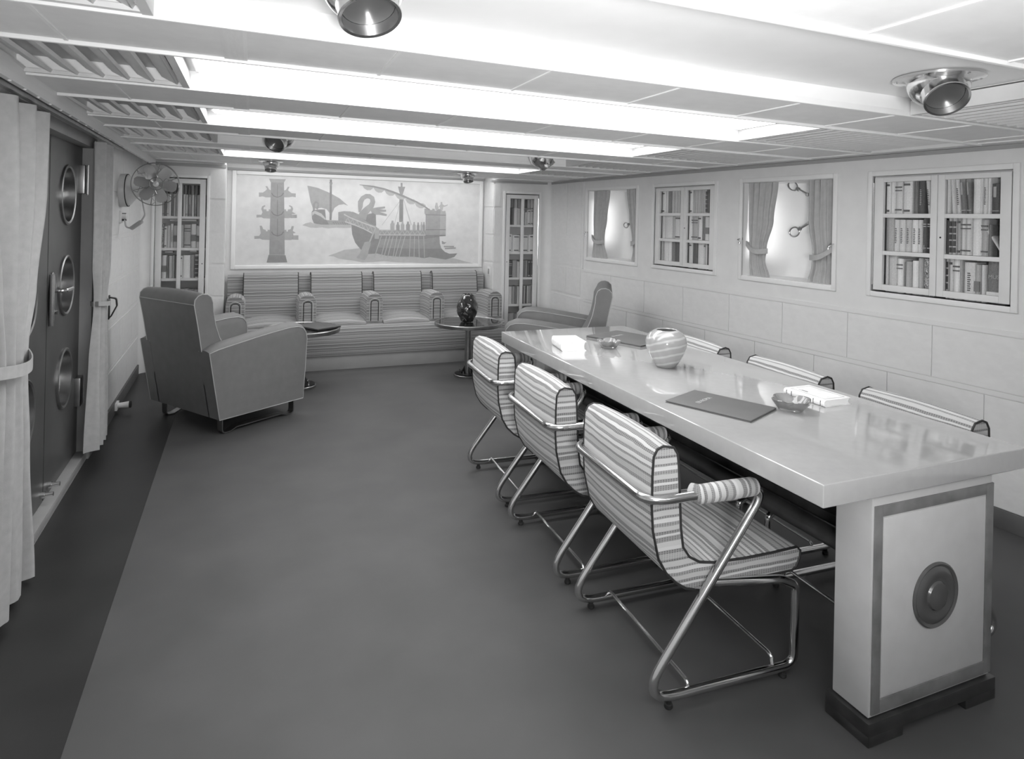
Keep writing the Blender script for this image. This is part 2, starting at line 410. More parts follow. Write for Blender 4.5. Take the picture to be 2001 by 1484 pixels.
# back wall, niche and rounded corners, in world axes
def arc(cx, cy, r, a0, a1, n=6): return [(cx+r*cos(R(a0+(a1-a0)*i/n)), cy+r*sin(R(a0+(a1-a0)*i/n))) for i in range(n+1)]
BL = (-.858, -.417, .20, 1.846); BR = (2.690, 3.112, .17, 1.808)
def ribbon(m, pts, z0, z1, off=0.):
    A = [m.bm.verts.new((x, y, z0)) for x, y in pts]; B = [m.bm.verts.new((x, y, z1)) for x, y in pts]
    for i in range(len(pts)-1): m.face((A[i], A[i+1], B[i+1], B[i]))
m = MB(); xl = LX+LS*6.79
rc = [(3.247, 6.05)] + arc(3.162, 6.79, .085, 0, 90); lc = arc(xl+.085, 6.79, .085, 90, 180)
ribbon(m, rc, 0, 2.06); ribbon(m, lc, 0, 2.06)
wb = (BR[0], BR[1], BR[2], BR[3])
t = MB(); t.bm.free()
mm = m
def shifted(x0, x1, hole):
    b0 = len(mm.bm.verts); mm.bm.verts.ensure_lookup_table()
    q = MB(); wall_mesh(q, x0, x1, 0, 2.06, [hole], .05)
    for v in q.bm.verts: v.co.y += YB
    tmp = bpy.data.meshes.new('t'); q.bm.to_mesh(tmp); q.bm.free(); mm.bm.from_mesh(tmp); bpy.data.meshes.remove(tmp)
shifted(xl+.085, NX0, (BL[0]-.012, BL[1]+.012, BL[2]-.012, BL[3]+.012)); shifted(NX1, 3.162, (BR[0]-.012, BR[1]+.012, BR[2]-.012, BR[3]+.012))
m.box(NX0-.05, NX0, YB+.05, YN+.05, 0, 2.06); m.box(NX1, NX1+.05, YB+.05, YN+.05, 0, 2.06); m.box(NX0, NX1, YN, YN+.05, 0, 2.06)
wall_b = struct(m.done('wall_back', 'wall_paint', angle=40), 'pale end wall with a sofa niche between two corner bookcases', 'wall')
BROWS = [(.10, .36), (.39, .68), (.71, .995), (1.025, 1.31), (1.34, 1.625), (1.655, 1.93)]
for a, b in BROWS:
    piece('panel', 'wall_paint', wall_b, -.392, NX0-.008, YB-.005, YB+.001, a, b); piece('panel', 'wall_paint', wall_b, NX1+.006, 2.628, YB-.005, YB+.001, a, b)
    piece('panel', 'wall_paint', wall_b, NX1-.005, NX1+.001, YB+.004, YN-.004, a, b)
    js = (6.06, 6.40, 6.78) if a not in (.39, 1.025) else (6.06, 6.78)
    for p, q in zip(js, js[1:]): piece('panel', 'wall_paint', wall_b, 3.242, 3.249, p+.003, q-.003, a, b)
piece('crown_board', 'trim_dark', wall_b, 2.5, 3.25, YB-.016, YB+.001, 1.928, 1.952); piece('crown_board', 'trim_dark', wall_b, -.95, NX0, YB-.016, YB+.001, 1.955, 1.985)
piece('crown_board', 'trim_dark', wall_b, NX0, NX1, YN-.03, YN+.001, 1.962, 1.984); piece('crown_board', 'trim_dark', wall_b, 3.233, 3.25, 6.0, 6.8, 1.928, 1.950)
m = MB(); m.box(xl+.06, NX0, YB-.014, YB, 0, .095, .004); m.box(NX1, 3.19, YB-.014, YB, 0, .095, .004); struct(m.done('baseboard_back', 'baseboard'), 'dark baseboard under the corner bookcases', 'baseboard')

# left wall with the doorway
DO = (3.08, 4.60, .045, 1.905)
m = MB(); wall_mesh(m, -2.1, 6.795*KL, 0, 2.06, [DO], .06)
wall_l = struct(m.done('wall_left', 'wall_paint', smooth=False), 'pale panelled wall with a metal double door', 'wall'); wall_l.location = (LX, 0, 0); wall_l.rotation_euler = (0, 0, AL)
JA, JB = [4.72, 5.25, 5.74, 6.36, 6.77], [4.72, 5.02, 5.57, 6.10, 6.77]
for r, (a, b) in enumerate(BROWS):
    js = JA if r % 2 else JB
    for p, q in zip(js, js[1:]): piece('panel', 'wall_paint', wall_l, p+.004, q-.004, -.005, .001, a+.003, b-.003)
for a in (.36, .68, .995, 1.31, 1.625): piece('rail', 'wall_paint', wall_l, 4.72, 6.78, -.003, .001, a+.004, a+.026)
piece('curtain_fascia', 'soffit_paint', wall_l, -1.0, 6.8, -.115, -.095, 1.945, 2.02); piece('curtain_board', 'louvre_paint', wall_l, 2.4, 5.35, -.095, .0, 1.965, 1.985)
for i in range(24):
    m = MB() if i == 0 else None
    if i == 0: m.lathe([(.006, 0), (.005, -.004), (.0, -.006)], 8); stud = m.done('stud', 'trim_paint', wall_l); stud.location = (2.6, -.108, 1.945)
    else: s2 = stud.copy(); COL.objects.link(s2); s2.location = (2.6+i*.17, -.108, 1.945)
m = MB(); m.box(4.62, 6.80, -.014, .006, 0, .095, .004); o = struct(m.done('baseboard_left', 'baseboard'), 'dark baseboard beside the metal door', 'baseboard'); o.location = wall_l.location; o.rotation_euler = wall_l.rotation_euler
m = MB(); m.box(-1.3, 4.2, -2.16, -2.1, 0, 2.1); struct(m.done('wall_front', 'wall_paint'), 'pale end wall behind the camera', 'wall')

# ---- door_1: double metal door with three portholes in each leaf
door = thing('door_1', 'brushed metal double door with three round portholes in each leaf', 'door', (LX, 0, 0), AL); door['kind'] = 'structure'
YD = .052
m = MB()
for a, b in ((DO[0]-.05, DO[0]+.012), (DO[1]-.012, DO[1]+.06)): m.box(a, b, -.012, .10, .0, 1.955, .003)
m.box(DO[0], DO[1], -.012, .10, DO[3]-.012, 1.955, .003); m.box(DO[0], DO[1], .0, .12, 0, DO[2]+.006, .003); m.done('door_frame', 'trim_dark', door)
def leaf(x0, x1, cx):
    pr = [(1.60, .155), (1.10, .155), (.585, .155)]
    m = MB(); n = 40
    # sheet with round holes: one cell per porthole
    zs = [.055, (1.10+.585)/2, (1.60+1.10)/2, 1.893]
    cells = [(zs[0], zs[1], pr[2]), (zs[1], zs[2], pr[1]), (zs[2], zs[3], pr[0])]
    for y, fl in ((YD, 1), (YD+.045, -1)):
        for z0, z1, (cz, r) in cells:
            ang = sorted({2*pi*i/n for i in range(n)} | {math.atan2(z-cz, x-cx) % (2*pi) for x in (x0, x1) for z in (z0, z1)})
            inn, out = [], []
            for a in ang:
                c, s = cos(a), sin(a); k = min(((x1-cx)/c if c > 1e-9 else (x0-cx)/c if c < -1e-9 else 9e9), ((z1-cz)/s if s > 1e-9 else (z0-cz)/s if s < -1e-9 else 9e9))
                inn.append(m.bm.verts.new((cx+r*c, y, cz+r*s))); out.append(m.bm.verts.new((cx+k*c, y, cz+k*s)))
            for i in range(len(ang)):
                j = (i+1) % len(ang); m.face((inn[i], inn[j], out[j], out[i]))
    m.box(x0, x0+.003, YD, YD+.045, zs[0], zs[3]); m.box(x1-.003, x1, YD, YD+.045, zs[0], zs[3])
    l = m.done('door_leaf', 'door_metal', door, angle=30)
    for cz, r in pr:
        m = MB(); m.lathe([(r+.012, -.002), (r+.012, .010), (r+.004, .014), (r-.006, .010), (r-.008, -.040), (r-.022, -.042), (r-.022, -.048), (r+.002, -.050)], 44, (cx, YD, cz), (0, -1, 0), cap=False); m.done('porthole_ring', 'satin_metal', l)
        m = MB(); m.lathe([(0, -.040), (r-.01, -.040), (r-.01, -.044), (0, -.044)], 40, (cx, YD, cz), (0, -1, 0), cap=False); m.done('porthole_glass', 'table_glass', l)
    return l
ll = leaf(3.092, 3.845, 3.47); rl = leaf(3.857, 4.588, 4.22)
for z in (1.70, .43):
    m = MB(); m.box(4.50, 4.598, YD-.030, YD+.002, z-.085, z+.085, .004); m.lathe([(.013, -.09), (.013, .09)], 14, (4.60, YD-.030, z)); m.lathe([(.014, -.004), (.014, .004)], 14, (4.60, YD-.030, z)); m.done('hinge', 'satin_metal', rl)
m = MB(); m.lathe([(0, 0), (.055, 0), (.062, .006), (.055, .012), (0, .014)], 30, (3.93, YD, 1.06), (0, -1, 0))
for v in m.bm.verts: v.co.z = 1.06 + (v.co.z-1.06)*2.2
hp = m.done('handle_plate', 'satin_metal', rl)
m = MB(); m.tube(fillet([(3.93, YD-.01, 1.10), (3.93, YD-.06, 1.10), (4.05, YD-.065, 1.10)], .02), .011, 10); m.done('lever', 'chrome', hp)
m = MB(); m.lathe([(.012, .01), (.012, .03), (0, .032)], 14, (3.93, YD, .99), (0, -1, 0)); m.done('lock_knob', 'chrome', hp)
m = MB(); m.tube([(3.86, YD-.018, .93), (3.86, YD-.018, 1.19)], .012, 10); m.done('lock_bar', 'chrome', rl)
for x in (3.80, 3.93):
    m = MB(); m.tube([(x, YD-.002, .105), (x, YD-.055, .105)], [.011, .011], 12); m.lathe([(.016, 0), (.016, .02)], 14, (x, YD, .105), (0, -1, 0)); m.done('floor_bolt', 'chrome', rl if x > 3.85 else ll)

# ---- windows in the ship's side
def wloc(q, z=0.): return (RX, 0, 0)
def window(n, q, label):
    x0, x1, z0, z1 = q; w_ = thing('window_%d' % n, label, 'window', (RX, 0, 0), AR); w_['kind'] = 'structure'
    m = MB(); f = FR
    for a in ((x0, x0+f, z0, z1), (x1-f, x1, z0, z1), (x0+f, x1-f, z1-f, z1), (x0+f, x1-f, z0, z0+f)): m.box(a[0], a[1], -.012, .02, a[2], a[3], .003)
    m.done('window_frame', 'trim_paint', w_)
    D = .30; i0, i1, k0, k1 = x0+f, x1-f, z0+f, z1-f
    m = MB()   # recess lining: jambs, head, curved hull plate
    pts = [(i0+.002, .004), (i0+.002, D*.75)] + [(i0 + (i1-i0)*t, D*.75 + D*.25*sin(pi*t*.9)) for t in [j/14 for j in range(1, 14)]] + [(i1-.002, D*.75), (i1-.002, .004)]
    A = [m.bm.verts.new((x, y, k0)) for x, y in pts]; B = [m.bm.verts.new((x, y, k1)) for x, y in pts]
    for j in range(len(pts)-1): m.face((A[j], B[j], B[j+1], A[j+1]))
    m.box(i0-.01, i1+.01, .004, D+.03, k1-.002, k1+.02); m.done('recess_lining', 'niche_white', w_, angle=40)
    m = MB(); m.box(i0+.001, i1-.001, -.004, D+.03, k0-.02, k0+.004, .003); m.done('window_sill', 'niche_white', w_)
    m = MB(); m.tube([(i0+.055, .12, k0+.14), (i0+.055, .12, k1-.10)], .014, 12); lp = m.done('tube_lamp', 'window_emit', w_)
    m = MB(); m.box(i0+.035, i0+.075, .10, .14, k0+.11, k0+.145, .003); m.box(i0+.035, i0+.075, .10, .14, k1-.105, k1-.06, .003); m.box(i0+.0, i0+.04, .11, .13, k0+.12, k0+.135); m.box(i0, i0+.04, .11, .13, k1-.09, k1-.07); m.done('lamp_holder', 'niche_white', w_)
    return (i0, i1, k0, k1, D)
i1_ = window(1, W1, 'curtained window recess near the end of the pale wall'); i2_ = window(2, W2, 'curtained window recess between the two wall bookcases')
def drape(name, label, rows, folds, y, amp, matn, base, rz, wave=0., extra=None):
    """rows: (z, left, right) from top to bottom; folded cloth with a hem and thickness"""
    t = thing(name, label, 'curtain', base, rz)
    nz, nu = 44, folds*10; m = MB(); grid = []
    zt, zb = rows[0][0], rows[-1][0]
    def at(z):
        for (za, la, ra), (zc, lc_, rc_) in zip(rows, rows[1:]):
            if za >= z >= zc:
                k = (za-z)/(za-zc+1e-9); k = k*k*(3-2*k); return la+(lc_-la)*k, ra+(rc_-ra)*k
        return rows[-1][1:]
    wmax = max(r[2]-r[1] for r in rows)
    for side in (0, 1):
        g = []
        for j in range(nz+1):
            z = zt+(zb-zt)*j/nz; l, r = at(z); row = []
            gat = (r-l)/wmax
            for i in range(nu+1):
                u = i/nu; x = l+(r-l)*u
                d = amp*(.35+.65*gat)*(cos(2*pi*folds*u+.6*sin(5*u)) + .35*sin(2*pi*folds*1.7*u+1.3+z*2)) + wave*sin(3*z+u*2)
                row.append(m.bm.verts.new((x, y+d+(.004 if side else 0), z+.004*sin(2*pi*folds*u)*(j == nz))))
            g.append(row)
        grid.append(g)
    for s, g in enumerate(grid):
        for j in range(nz):
            for i in range(nu):
                q = (g[j][i], g[j][i+1], g[j+1][i+1], g[j+1][i]); m.face(q if s == 0 else q[::-1])
    a, b = grid
    for j in range(nz): m.face((a[j][0], a[j+1][0], b[j+1][0], b[j][0])); m.face((a[j][nu], b[j][nu], b[j+1][nu], a[j+1][nu]))
    for i in range(nu): m.face((a[0][i], b[0][i], b[0][i+1], a[0][i+1])); m.face((a[nz][i], a[nz][i+1], b[nz][i+1], b[nz][i]))
    m.done('cloth', matn, t, angle=70)
    return t
def tieback(t, p0, p1, matn, r, y, sag=.03, flat=.018):
    m = MB(); a, b = Vector(p0), Vector(p1)
    ring = [(a.x+(b.x-a.x)*k, y-r*sin(pi*k)-.006, a.z+(b.z-a.z)*k-sag*sin(pi*k)) for k in [i/14 for i in range(15)]]
    ring += [(b.x+(a.x-b.x)*k, y+r*sin(pi*k)+.006, b.z+(a.z-b.z)*k-sag*sin(pi*k)) for k in [i/8 for i in range(1, 8)]]
    m.strap(ring + [ring[0]], (0, 0, flat), .004); m.done('tieback', matn, t)
base = (RX, 0, 0)
def X(y): return -y*KR
t = drape('window_curtain', 'grey curtain gathered at the left of the middle window', [(1.826, X(3.828), X(3.565)), (1.55, X(3.825), X(3.60)), (1.34, X(3.812), X(3.655)), (1.25, X(3.81), X(3.665)), (1.132, X(3.80), X(3.625))], 5, .045, .013, 'drape_cloth', base, AR); tieback(t, (X(3.835), 0, 1.375), (X(3.63), 0, 1.325), 'drape_cloth', .03, .045)
t = drape('window_curtain', 'grey curtain gathered at the right of the middle window', [(1.826, X(3.30), X(3.075)), (1.55, X(3.30), X(3.075)), (1.33, X(3.265), X(3.078)), (1.25, X(3.27), X(3.078)), (1.132, X(3.30), X(3.075))], 5, .045, .013, 'drape_cloth', base, AR); tieback(t, (X(3.275), 0, 1.30), (X(3.07), 0, 1.385), 'drape_cloth', .03, .045)
t = drape('window_curtain', 'grey curtain gathered at the left of the window beside the corner', [(1.826, X(5.905), X(5.64)), (1.55, X(5.91), X(5.68)), (1.34, X(5.90), X(5.72)), (1.29, X(5.905), X(5.72)), (1.132, X(5.935), X(5.66))], 5, .045, .013, 'drape_cloth', base, AR); tieback(t, (X(5.925), 0, 1.355), (X(5.70), 0, 1.305), 'drape_cloth', .03, .045)
t = drape('window_curtain', 'narrow grey curtain gathered at the right of the window beside the corner', [(1.826, X(5.35), X(5.135)), (1.55, X(5.30), X(5.135)), (1.34, X(5.25), X(5.135)), (1.25, X(5.23), X(5.135)), (1.132, X(5.255), X(5.13))], 4, .045, .011, 'drape_cloth', base, AR); tieback(t, (X(5.255), 0, 1.31), (X(5.13), 0, 1.36), 'drape_cloth', .03, .045)
def hook(label, y, z, s=1):
    t = thing('curtain_hook', label, 'hook', (RX, 0, 0), AR); x = X(y)
    m = MB(); m.lathe([(.016, 0), (.016, .006), (0, .008)], 16, (x, .0, z), (0, -1, 0)); m.done('rosette', 'chrome', t)
    m = MB(); m.tube(fillet([(x, -.004, z), (x, -.035, z-.005), (x+.02*s, -.035, z-.03)], .012), .006, 8); m.lathe([(0, -.009), (.008, -.005), (.008, .005), (0, .009)], 12, (x+.02*s, -.035, z-.03)); m.done('hook_arm', 'chrome', t)
hook('chrome curtain hook at the left of the middle window', 3.845, 1.405); hook('chrome curtain hook at the right of the middle window', 3.058, 1.40, -1); hook('chrome curtain hook at the left of the window beside the corner', 5.955, 1.395)
def dog(label, y, z, ang, D=.20, sc=1., cat='clip'):
    """porthole dog: swing bolt with a ring handle"""
    t = thing('porthole_clip', label, cat, (RX, 0, 0), AR); x = X(y)
    d = Vector((cos(R(ang)), -.15, sin(R(ang)))).normalized(); a = Vector((x, D, z))
    m = MB(); m.tube([a, a+Vector((.0, .10, .0))], .011*sc, 10); m.lathe([(.0, -.014), (.014, -.008), (.014, .008), (0, .014)], 14, a); m.done('pivot', 'satin_metal', t)
    m = MB(); b = a+d*.085*sc; m.tube([a, b], [.010*sc, .008*sc], 10); m.lathe([(.015*sc, -.010), (.015*sc, .010)], 6, b, d); m.done('swing_bolt', 'satin_metal', t)
    c = b+d*.045*sc; n = d.cross(Vector((0, 1, .2))).normalized(); ax = d.cross(n)
    m = MB(); m.tube([c + (d*cos(2*pi*i/26) + n*sin(2*pi*i/26)*.85)*.038*sc for i in range(26)], .0055*sc, 8, closed=True); m.done('ring_handle', 'satin_metal', t)
dog('upper ring-handled porthole clip in the middle window', 3.43, 1.735, 150); dog('lower ring-handled porthole clip in the middle window', 3.41, 1.535, 212)
dog('small porthole clip behind the curtain of the window beside the corner', 5.43, 1.505, 195, sc=.8)
# ================================================================== bookcases and books
NUM = ['first', 'second', 'third', 'fourth', 'fifth', 'sixth', 'seventh', 'eighth', 'ninth', 'tenth', 'eleventh', 'twelfth', 'thirteenth', 'fourteenth', 'fifteenth']
def book_mesh(matn):
    """unit book standing upright: spine rounded towards -y, covers and a recessed page block"""
    key = 'book_'+matn
    if key in MESH: return MESH[key]
    m = MB(); n = 6
    pts = [(.5*sin(a), .0 + .12*(1-cos(a))) for a in [R(-90+180*i/n) for i in range(n+1)]]
    prof = [(x, -.12 + .12*(1-cos(R(-90+180*i/n)))) for i, (x, _) in enumerate(pts)]
    prof = [(x, y+.12) for x, y in prof] + [(.5, 1.), (.38, 1.), (.38, .94), (-.38, .94), (-.38, 1.), (-.5, 1.)]
    m.prism(prof, lambda a, b, t: (a, b, t), [0, 1])
    bmesh.ops.recalc_face_normals(m.bm, faces=m.bm.faces); me = bpy.data.meshes.new('book'); m.bm.to_mesh(me); m.bm.free(); me.materials.append(MATS[matn])
    MESH[key] = me; return me
WORD = {0: 'white', 1: 'cream', 2: 'pale', 3: 'light grey', 4: 'mid-grey', 5: 'grey', 6: 'dark', 7: 'mottled'}
def put_books(root_loc, rz, x0, x1, zs, yfront, depth, hmax, spec, where, group, start=0):
    """spec: list of (relative width, tone, height fraction, style, lean)"""
    tot = sum(s[0] for s in spec); x = x0; M = Matrix.Translation(root_loc) @ Matrix.Rotation(rz, 4, 'Z'); k = 0
    for s in spec:
        wd = (x1-x0)*s[0]/tot; tone = s[1]
        if tone < 0: x += wd; continue
        hf = s[2] if len(s) > 2 and s[2] else .95; style = s[3] if len(s) > 3 else ''; lean = s[4] if len(s) > 4 else 0
        h = hmax*hf; mn = 'book_mottled' if tone == 7 else 'book_%d' % tone
        o = link('book', book_mesh(mn)); o.scale = (wd*.97, depth, h)
        y = yfront + random.uniform(0, .012)
        o.matrix_world = M @ Matrix.Translation((x+wd/2, y, zs)) @ Matrix.Rotation(R(lean), 4, 'Y') @ Matrix.Diagonal((wd*.97, depth, h, 1))
        look = WORD[tone]
        if wd < .018: look = 'slim ' + look
        elif wd > .055: look = 'thick ' + look
        if lean: look = 'leaning ' + look
        if style: look += {'b': ' banded', 's': ' stamped', 'l': ' labelled', 'g': ' gilt', 't': ' titled'}[style[0]]
        tag(o, '%s book, %s from left in %s' % (look, NUM[start+k], where), 'book', group)
        inv = 'ink' if tone < 5 else 'gilt'
        def band(za, zb, ins=.06): piece('title_label', inv if style[0] != 'l' else ('book_5' if tone < 4 else 'book_0'), o, -.5+ins, .5-ins, -.035, .02, za, zb)
        if style == 'b': band(.80, .84); band(.70, .73); band(.10, .14)
        elif style == 'b2':
            for zz in (.12, .30, .48, .66, .84): piece('title_label', 'book_6', o, -.42, .42, -.035, .02, zz-.07, zz+.07)
        elif style == 's': band(.86, .92, .2); band(.06, .12, .2)
        elif style == 'l': band(.28, .55, .04)
        elif style == 'g': band(.80, .83); band(.74, .76); band(.12, .15); piece('title_label', 'gilt', o, -.06, .06, -.035, .02, .09, .22)
        elif style == 'gl': piece('title_label', 'gilt', o, -.18, .12, -.035, .02, .55, .9); band(.09, .11)
        elif style == 't':
            for q in range(9): piece('title_label', inv, o, -.10, .08+.04*(q % 2), -.035, .02, .26+q*.055, .26+q*.055+.028)
        x += wd; k += 1
    return k
def wall_case(q, label, name, panes):
    x0, x1, z0, z1 = q; f = FR; D = .20
    t = thing('wall_bookcase', label, 'bookcase', (RX, 0, 0), AR)
    m = MB()
    for a in ((x0, x0+f, z0, z1), (x1-f, x1, z0, z1), (x0+f, x1-f, z1-f, z1), (x0+f, x1-f, z0, z0+f)): m.box(a[0], a[1], -.012, .02, a[2], a[3], .003)
    m.done('surround', 'trim_paint', t)
    i0, i1, k0, k1 = x0+f, x1-f, z0+f, z1-f
    m = MB(); m.box(i0-.01, i0, .02, D, k0, k1); m.box(i1, i1+.01, .02, D, k0, k1); m.box(i0, i1, .02, D, k1, k1+.01); m.box(i0, i1, .02, D, k0-.01, k0); m.box(i0-.01, i1+.01, D, D+.01, k0-.01, k1+.01)
    m.box(i0, i1, .022, .026, k1-.012, k1); m.done('carcass', 'carcass_paint', t, smooth=False)
    mid = (i0+i1)/2 + .004; g = .010; zr = [(1.374, 1.350), (1.597, 1.573)]
    for z in zr: piece('shelf', 'trim_paint', t, i0, i1, .035, D, z[1]+.002, z[0]-.002)
    rows = [(k0+g+.035, zr[0][1]), (zr[0][0], zr[1][1]), (zr[1][0], k1-g-.028)]
    for d, (a, b) in enumerate(((i0+g, mid-.0015), (mid+.0015, i1-g))):
        p0 = a + (.055 if d == 0 else .037); p1 = b - (.036 if d == 0 else .05)
        m = MB(); m.box(a, p0, .000, .022, k0+g, k1-g, .002); m.box(p1, b, .000, .022, k0+g, k1-g, .002)
        m.box(p0, p1, .0, .022, k0+g, rows[0][0], .002); m.box(p0, p1, .0, .022, rows[2][1], k1-g, .002)
        for z in zr: m.box(p0, p1, .002, .022, z[1], z[0], .002)
        dr = m.done('door', 'wall_paint', t)
        for r in rows: piece('glass_pane', 'pane_glass', dr, p0-.002, p1+.002, .014, .016, r[0]-.002, r[1]+.002)
        if d == 1: m = MB(); m.lathe([(.005, 0), (.005, .002), (0, .003)], 10, (a+.018, 0, (k0+k1)/2-.01), (0, -1, 0)); m.done('keyhole', 'dark_metal', dr)
        else: m = MB(); m.tube([(a-.004, -.002, k0+.04), (a-.004, -.002, k1-.04)], .004, 8); m.done('hinge', 'chrome', dr)
        for ri, rn in ((2, 'top'), (1, 'middle'), (0, 'bottom')):
            zf = (k0+.001 if ri == 0 else zr[ri-1][0]+.0005)
            sp = panes[('L' if d == 0 else 'R') + rn[0]]
            put_books((RX, 0, 0), AR, p0-.012, p1+.012, zf, .032, .14, rows[ri][1]-zf+.01, sp, '%s %s pane of %s' % (rn, 'left' if d == 0 else 'right', name), 'books in the ' + name)
    return t
W = 0
P2 = {'Lt': [(60, 0, .97, 's'), (50, 0, .97), (80, 1, .97, 'b'), (10, -1), (105, 0, .97, 's'), (15, 3, .97), (50, 5, .97), (70, 6, .97, 't'), (30, -1), (46, 1, .96, 't', -5), (50, 1, .95, '', -5)],
      'Lm': [(105, 3, .96), (58, 1, .90, 't'), (66, 1, .90, 't'), (60, 2, .90, 't'), (70, 0, .90, 't'), (55, 1, .90, 't'), (48, 6, .96, 'g'), (92, 6, .96, 'g')],
      'Lb': [(40, 1, .96), (105, 2, .96), (72, 0, .88, 'b'), (28, 5, .80), (60, 3, .82), (72, 0, .85), (55, 3, .93), (130, 7, .93)],
      'Rt': [(40, 0, .97), (24, -1), (50, 1, .96, '', -4), (58, 1, .97, 't', -4), (74, 5, .96, 'gl', -4), (52, 5, .96, 'gl', -4), (92, 0, .95), (22, 0, .97), (60, 1, .97, 't'), (40, 0, .97), (100, 6, .80, 'gl'), (66, 1, .80, 's')],
      'Rm': [(22, 5, .9), (45, 2, .96, 'b2'), (52, 2, .96, 'b2'), (48, 3, .96, 's'), (50, 1, .96, 'b'), (62, 1, .96, 'b'), (100, 0, .96), (76, 3, .93, 'b'), (44, 5, .80, ''), (104, -1), (34, 1, .80, '', -31)],
      'Rb': [(34, 2, .97, 'b2'), (46, 1, .95, 's'), (76, 0, .95, 'b'), (28, 3, .95), (130, 1, .90, 't'), (60, 3, .86, 'l'), (46, 1, .86), (4, -1), (190, 5, .97)]}
P1 = {'Lt': [(55, 0, .97, 's'), (45, 1, .97), (60, 5, .97)] + [(27, 2+(i % 2), .97) for i in range(8)],
      'Lm': [(40, 1, .96), (120, 1, .96), (45, 3, .96), (105, 1, .96, 's'), (50, 5, .96)],
      'Lb': [(30, 3, .96), (90, 1, .96), (40, 0, .96), (55, 5, .96), (100, 6, .96), (60, 5, .96)],
      'Rt': [(55, 0, .97, 's')] + [(25, 2+(i % 2), .97) for i in range(9)] + [(35, 5, .97, 'b2'), (100, 4, .97)],
      'Rm': [(50, 0, .96), (105, 3, .96, 'b'), (60, 0, .96, 's'), (40, 5, .96), (90, 1, .93, 'l'), (75, 3, .95)],
      'Rb': [(70, 1, .96, 's'), (90, 6, .96), (110, 1, .96), (25, 3, .96, 's'), (40, 1, .96), (10, 6, .96), (90, 1, .96, 's')]}
wall_case(C2, 'built-in glazed wall bookcase nearest the camera', 'nearest wall bookcase', P2)
wall_case(C1, 'built-in glazed wall bookcase between the two windows', 'bookcase between windows', P1)
def text_mesh(s, size, extrude=.0004):
    cu = bpy.data.curves.new('lettering', 'FONT'); cu.body = s; cu.size = size; cu.extrude = extrude; cu.align_x = 'CENTER'; cu.align_y = 'CENTER'
    o = bpy.data.objects.new('tmp', cu); COL.objects.link(o); dg = bpy.context.evaluated_depsgraph_get(); me = bpy.data.meshes.new_from_object(o.evaluated_get(dg)); bpy.data.objects.remove(o); bpy.data.curves.remove(cu); return me
def lettering(s, size, material, parent, mtx):
    me = text_mesh(s, size); me.materials.clear(); me.materials.append(MATS[material]); o = link('lettering', me, parent); o.matrix_local = mtx; return o
# printed jacket of the wide dark book on the bottom right
for o in list(COL.objects):
    if o.name.startswith('book') and o.get('label', '').startswith('thick grey book, eighth from left in bottom right pane of nearest'):
        sx, sy, sz = o.scale
        lettering('MUSS', .028, 'gilt', o, Matrix.Diagonal((1/sx, 1/sy, 1/sz, 1)) @ Matrix.Translation((.0, -.006, sz*.62)) @ Matrix.Rotation(R(90), 4, 'X'))
        piece('jacket_band', 'book_1', o, -.46, .46, -.04, .03, .03, .27)
def corner_case(q, shelves, label, name, rows, mullion):
    x0, x1, z0, z1 = q; D = .20; t = thing('corner_bookcase', label, 'bookcase', (0, YB, 0))
    f = .026; m = MB()
    for a in ((x0-f, x0, z0-f, z1+f), (x1, x1+f, z0-f, z1+f), (x0, x1, z1, z1+f), (x0, x1, z0-f, z0)): m.box(a[0], a[1], -.012, .02, a[2], a[3], .003)
    m.done('surround', 'trim_paint', t)
    m = MB(); m.box(x0-.01, x0, .02, D, z0, z1); m.box(x1, x1+.01, .02, D, z0, z1); m.box(x0, x1, .02, D, z1, z1+.01); m.box(x0, x1, .02, D, z0-.01, z0); m.box(x0-.01, x1+.01, D, D+.01, z0-.01, z1+.01); m.done('carcass', 'carcass_paint', t, smooth=False)
    for z in shelves: piece('shelf', 'trim_paint', t, x0, x1, .035, D, z-.024, z)
    g = .010; s = .050; a, b = x0+g, x1-g; m = MB()
    m.box(a, a+s, 0, .022, z0+g, z1-g, .002); m.box(b-s, b, 0, .022, z0+g, z1-g, .002); m.box(a+s, b-s, 0, .022, z1-g-.045, z1-g, .002); m.box(a+s, b-s, 0, .022, z0+g, z0+g+.06, .002)
    mx = (a+b)/2+mullion; m.box(mx-.017, mx+.017, -.002, .022, z0+g+.06, z1-g-.045, .002); dr = m.done('door', 'wall_paint', t)
    piece('glass_pane', 'pane_glass', dr, a+s-.002, mx-.016, .013, .015, z0+g+.058, z1-g-.043); piece('glass_pane', 'pane_glass', dr, mx+.016, b-s+.002, .013, .015, z0+g+.058, z1-g-.043)
    m = MB(); m.tube([(a-.003, -.002, z0+.05), (a-.003, -.002, z1-.05)] if mullion <= 0 else [(b+.003, -.002, z0+.05), (b+.003, -.002, z1-.05)], .004, 8); m.done('hinge', 'chrome', dr)
    m = MB(); m.lathe([(.005, 0), (.005, .002), (0, .003)], 10, ((b-.02 if mullion <= 0 else a+.02), 0, 1.02), (0, -1, 0)); m.done('keyhole', 'dark_metal', dr)
    tops = [z1] + [z-.024 for z in shelves]
    for r, (zf, zt) in enumerate(zip(shelves, tops)):
        rn = ('top', 'second', 'third', 'fourth', 'fifth')[r]; n = 0
        for h, (l, e) in enumerate(((x0+.012, mx), (mx, x1-.012))):
            put_books((0, YB, 0), 0, l, e, zf+.0005, .05, .11, min(.30, zt-zf-.012), rows[r][h], '%s %s pane of %s' % (rn, 'left' if h == 0 else 'right', name), 'books in the ' + name)
    return t
g_ = lambda n, t, h, s='': [(1, t + (i*7 % 3 == 0), h, s) for i in range(n)]
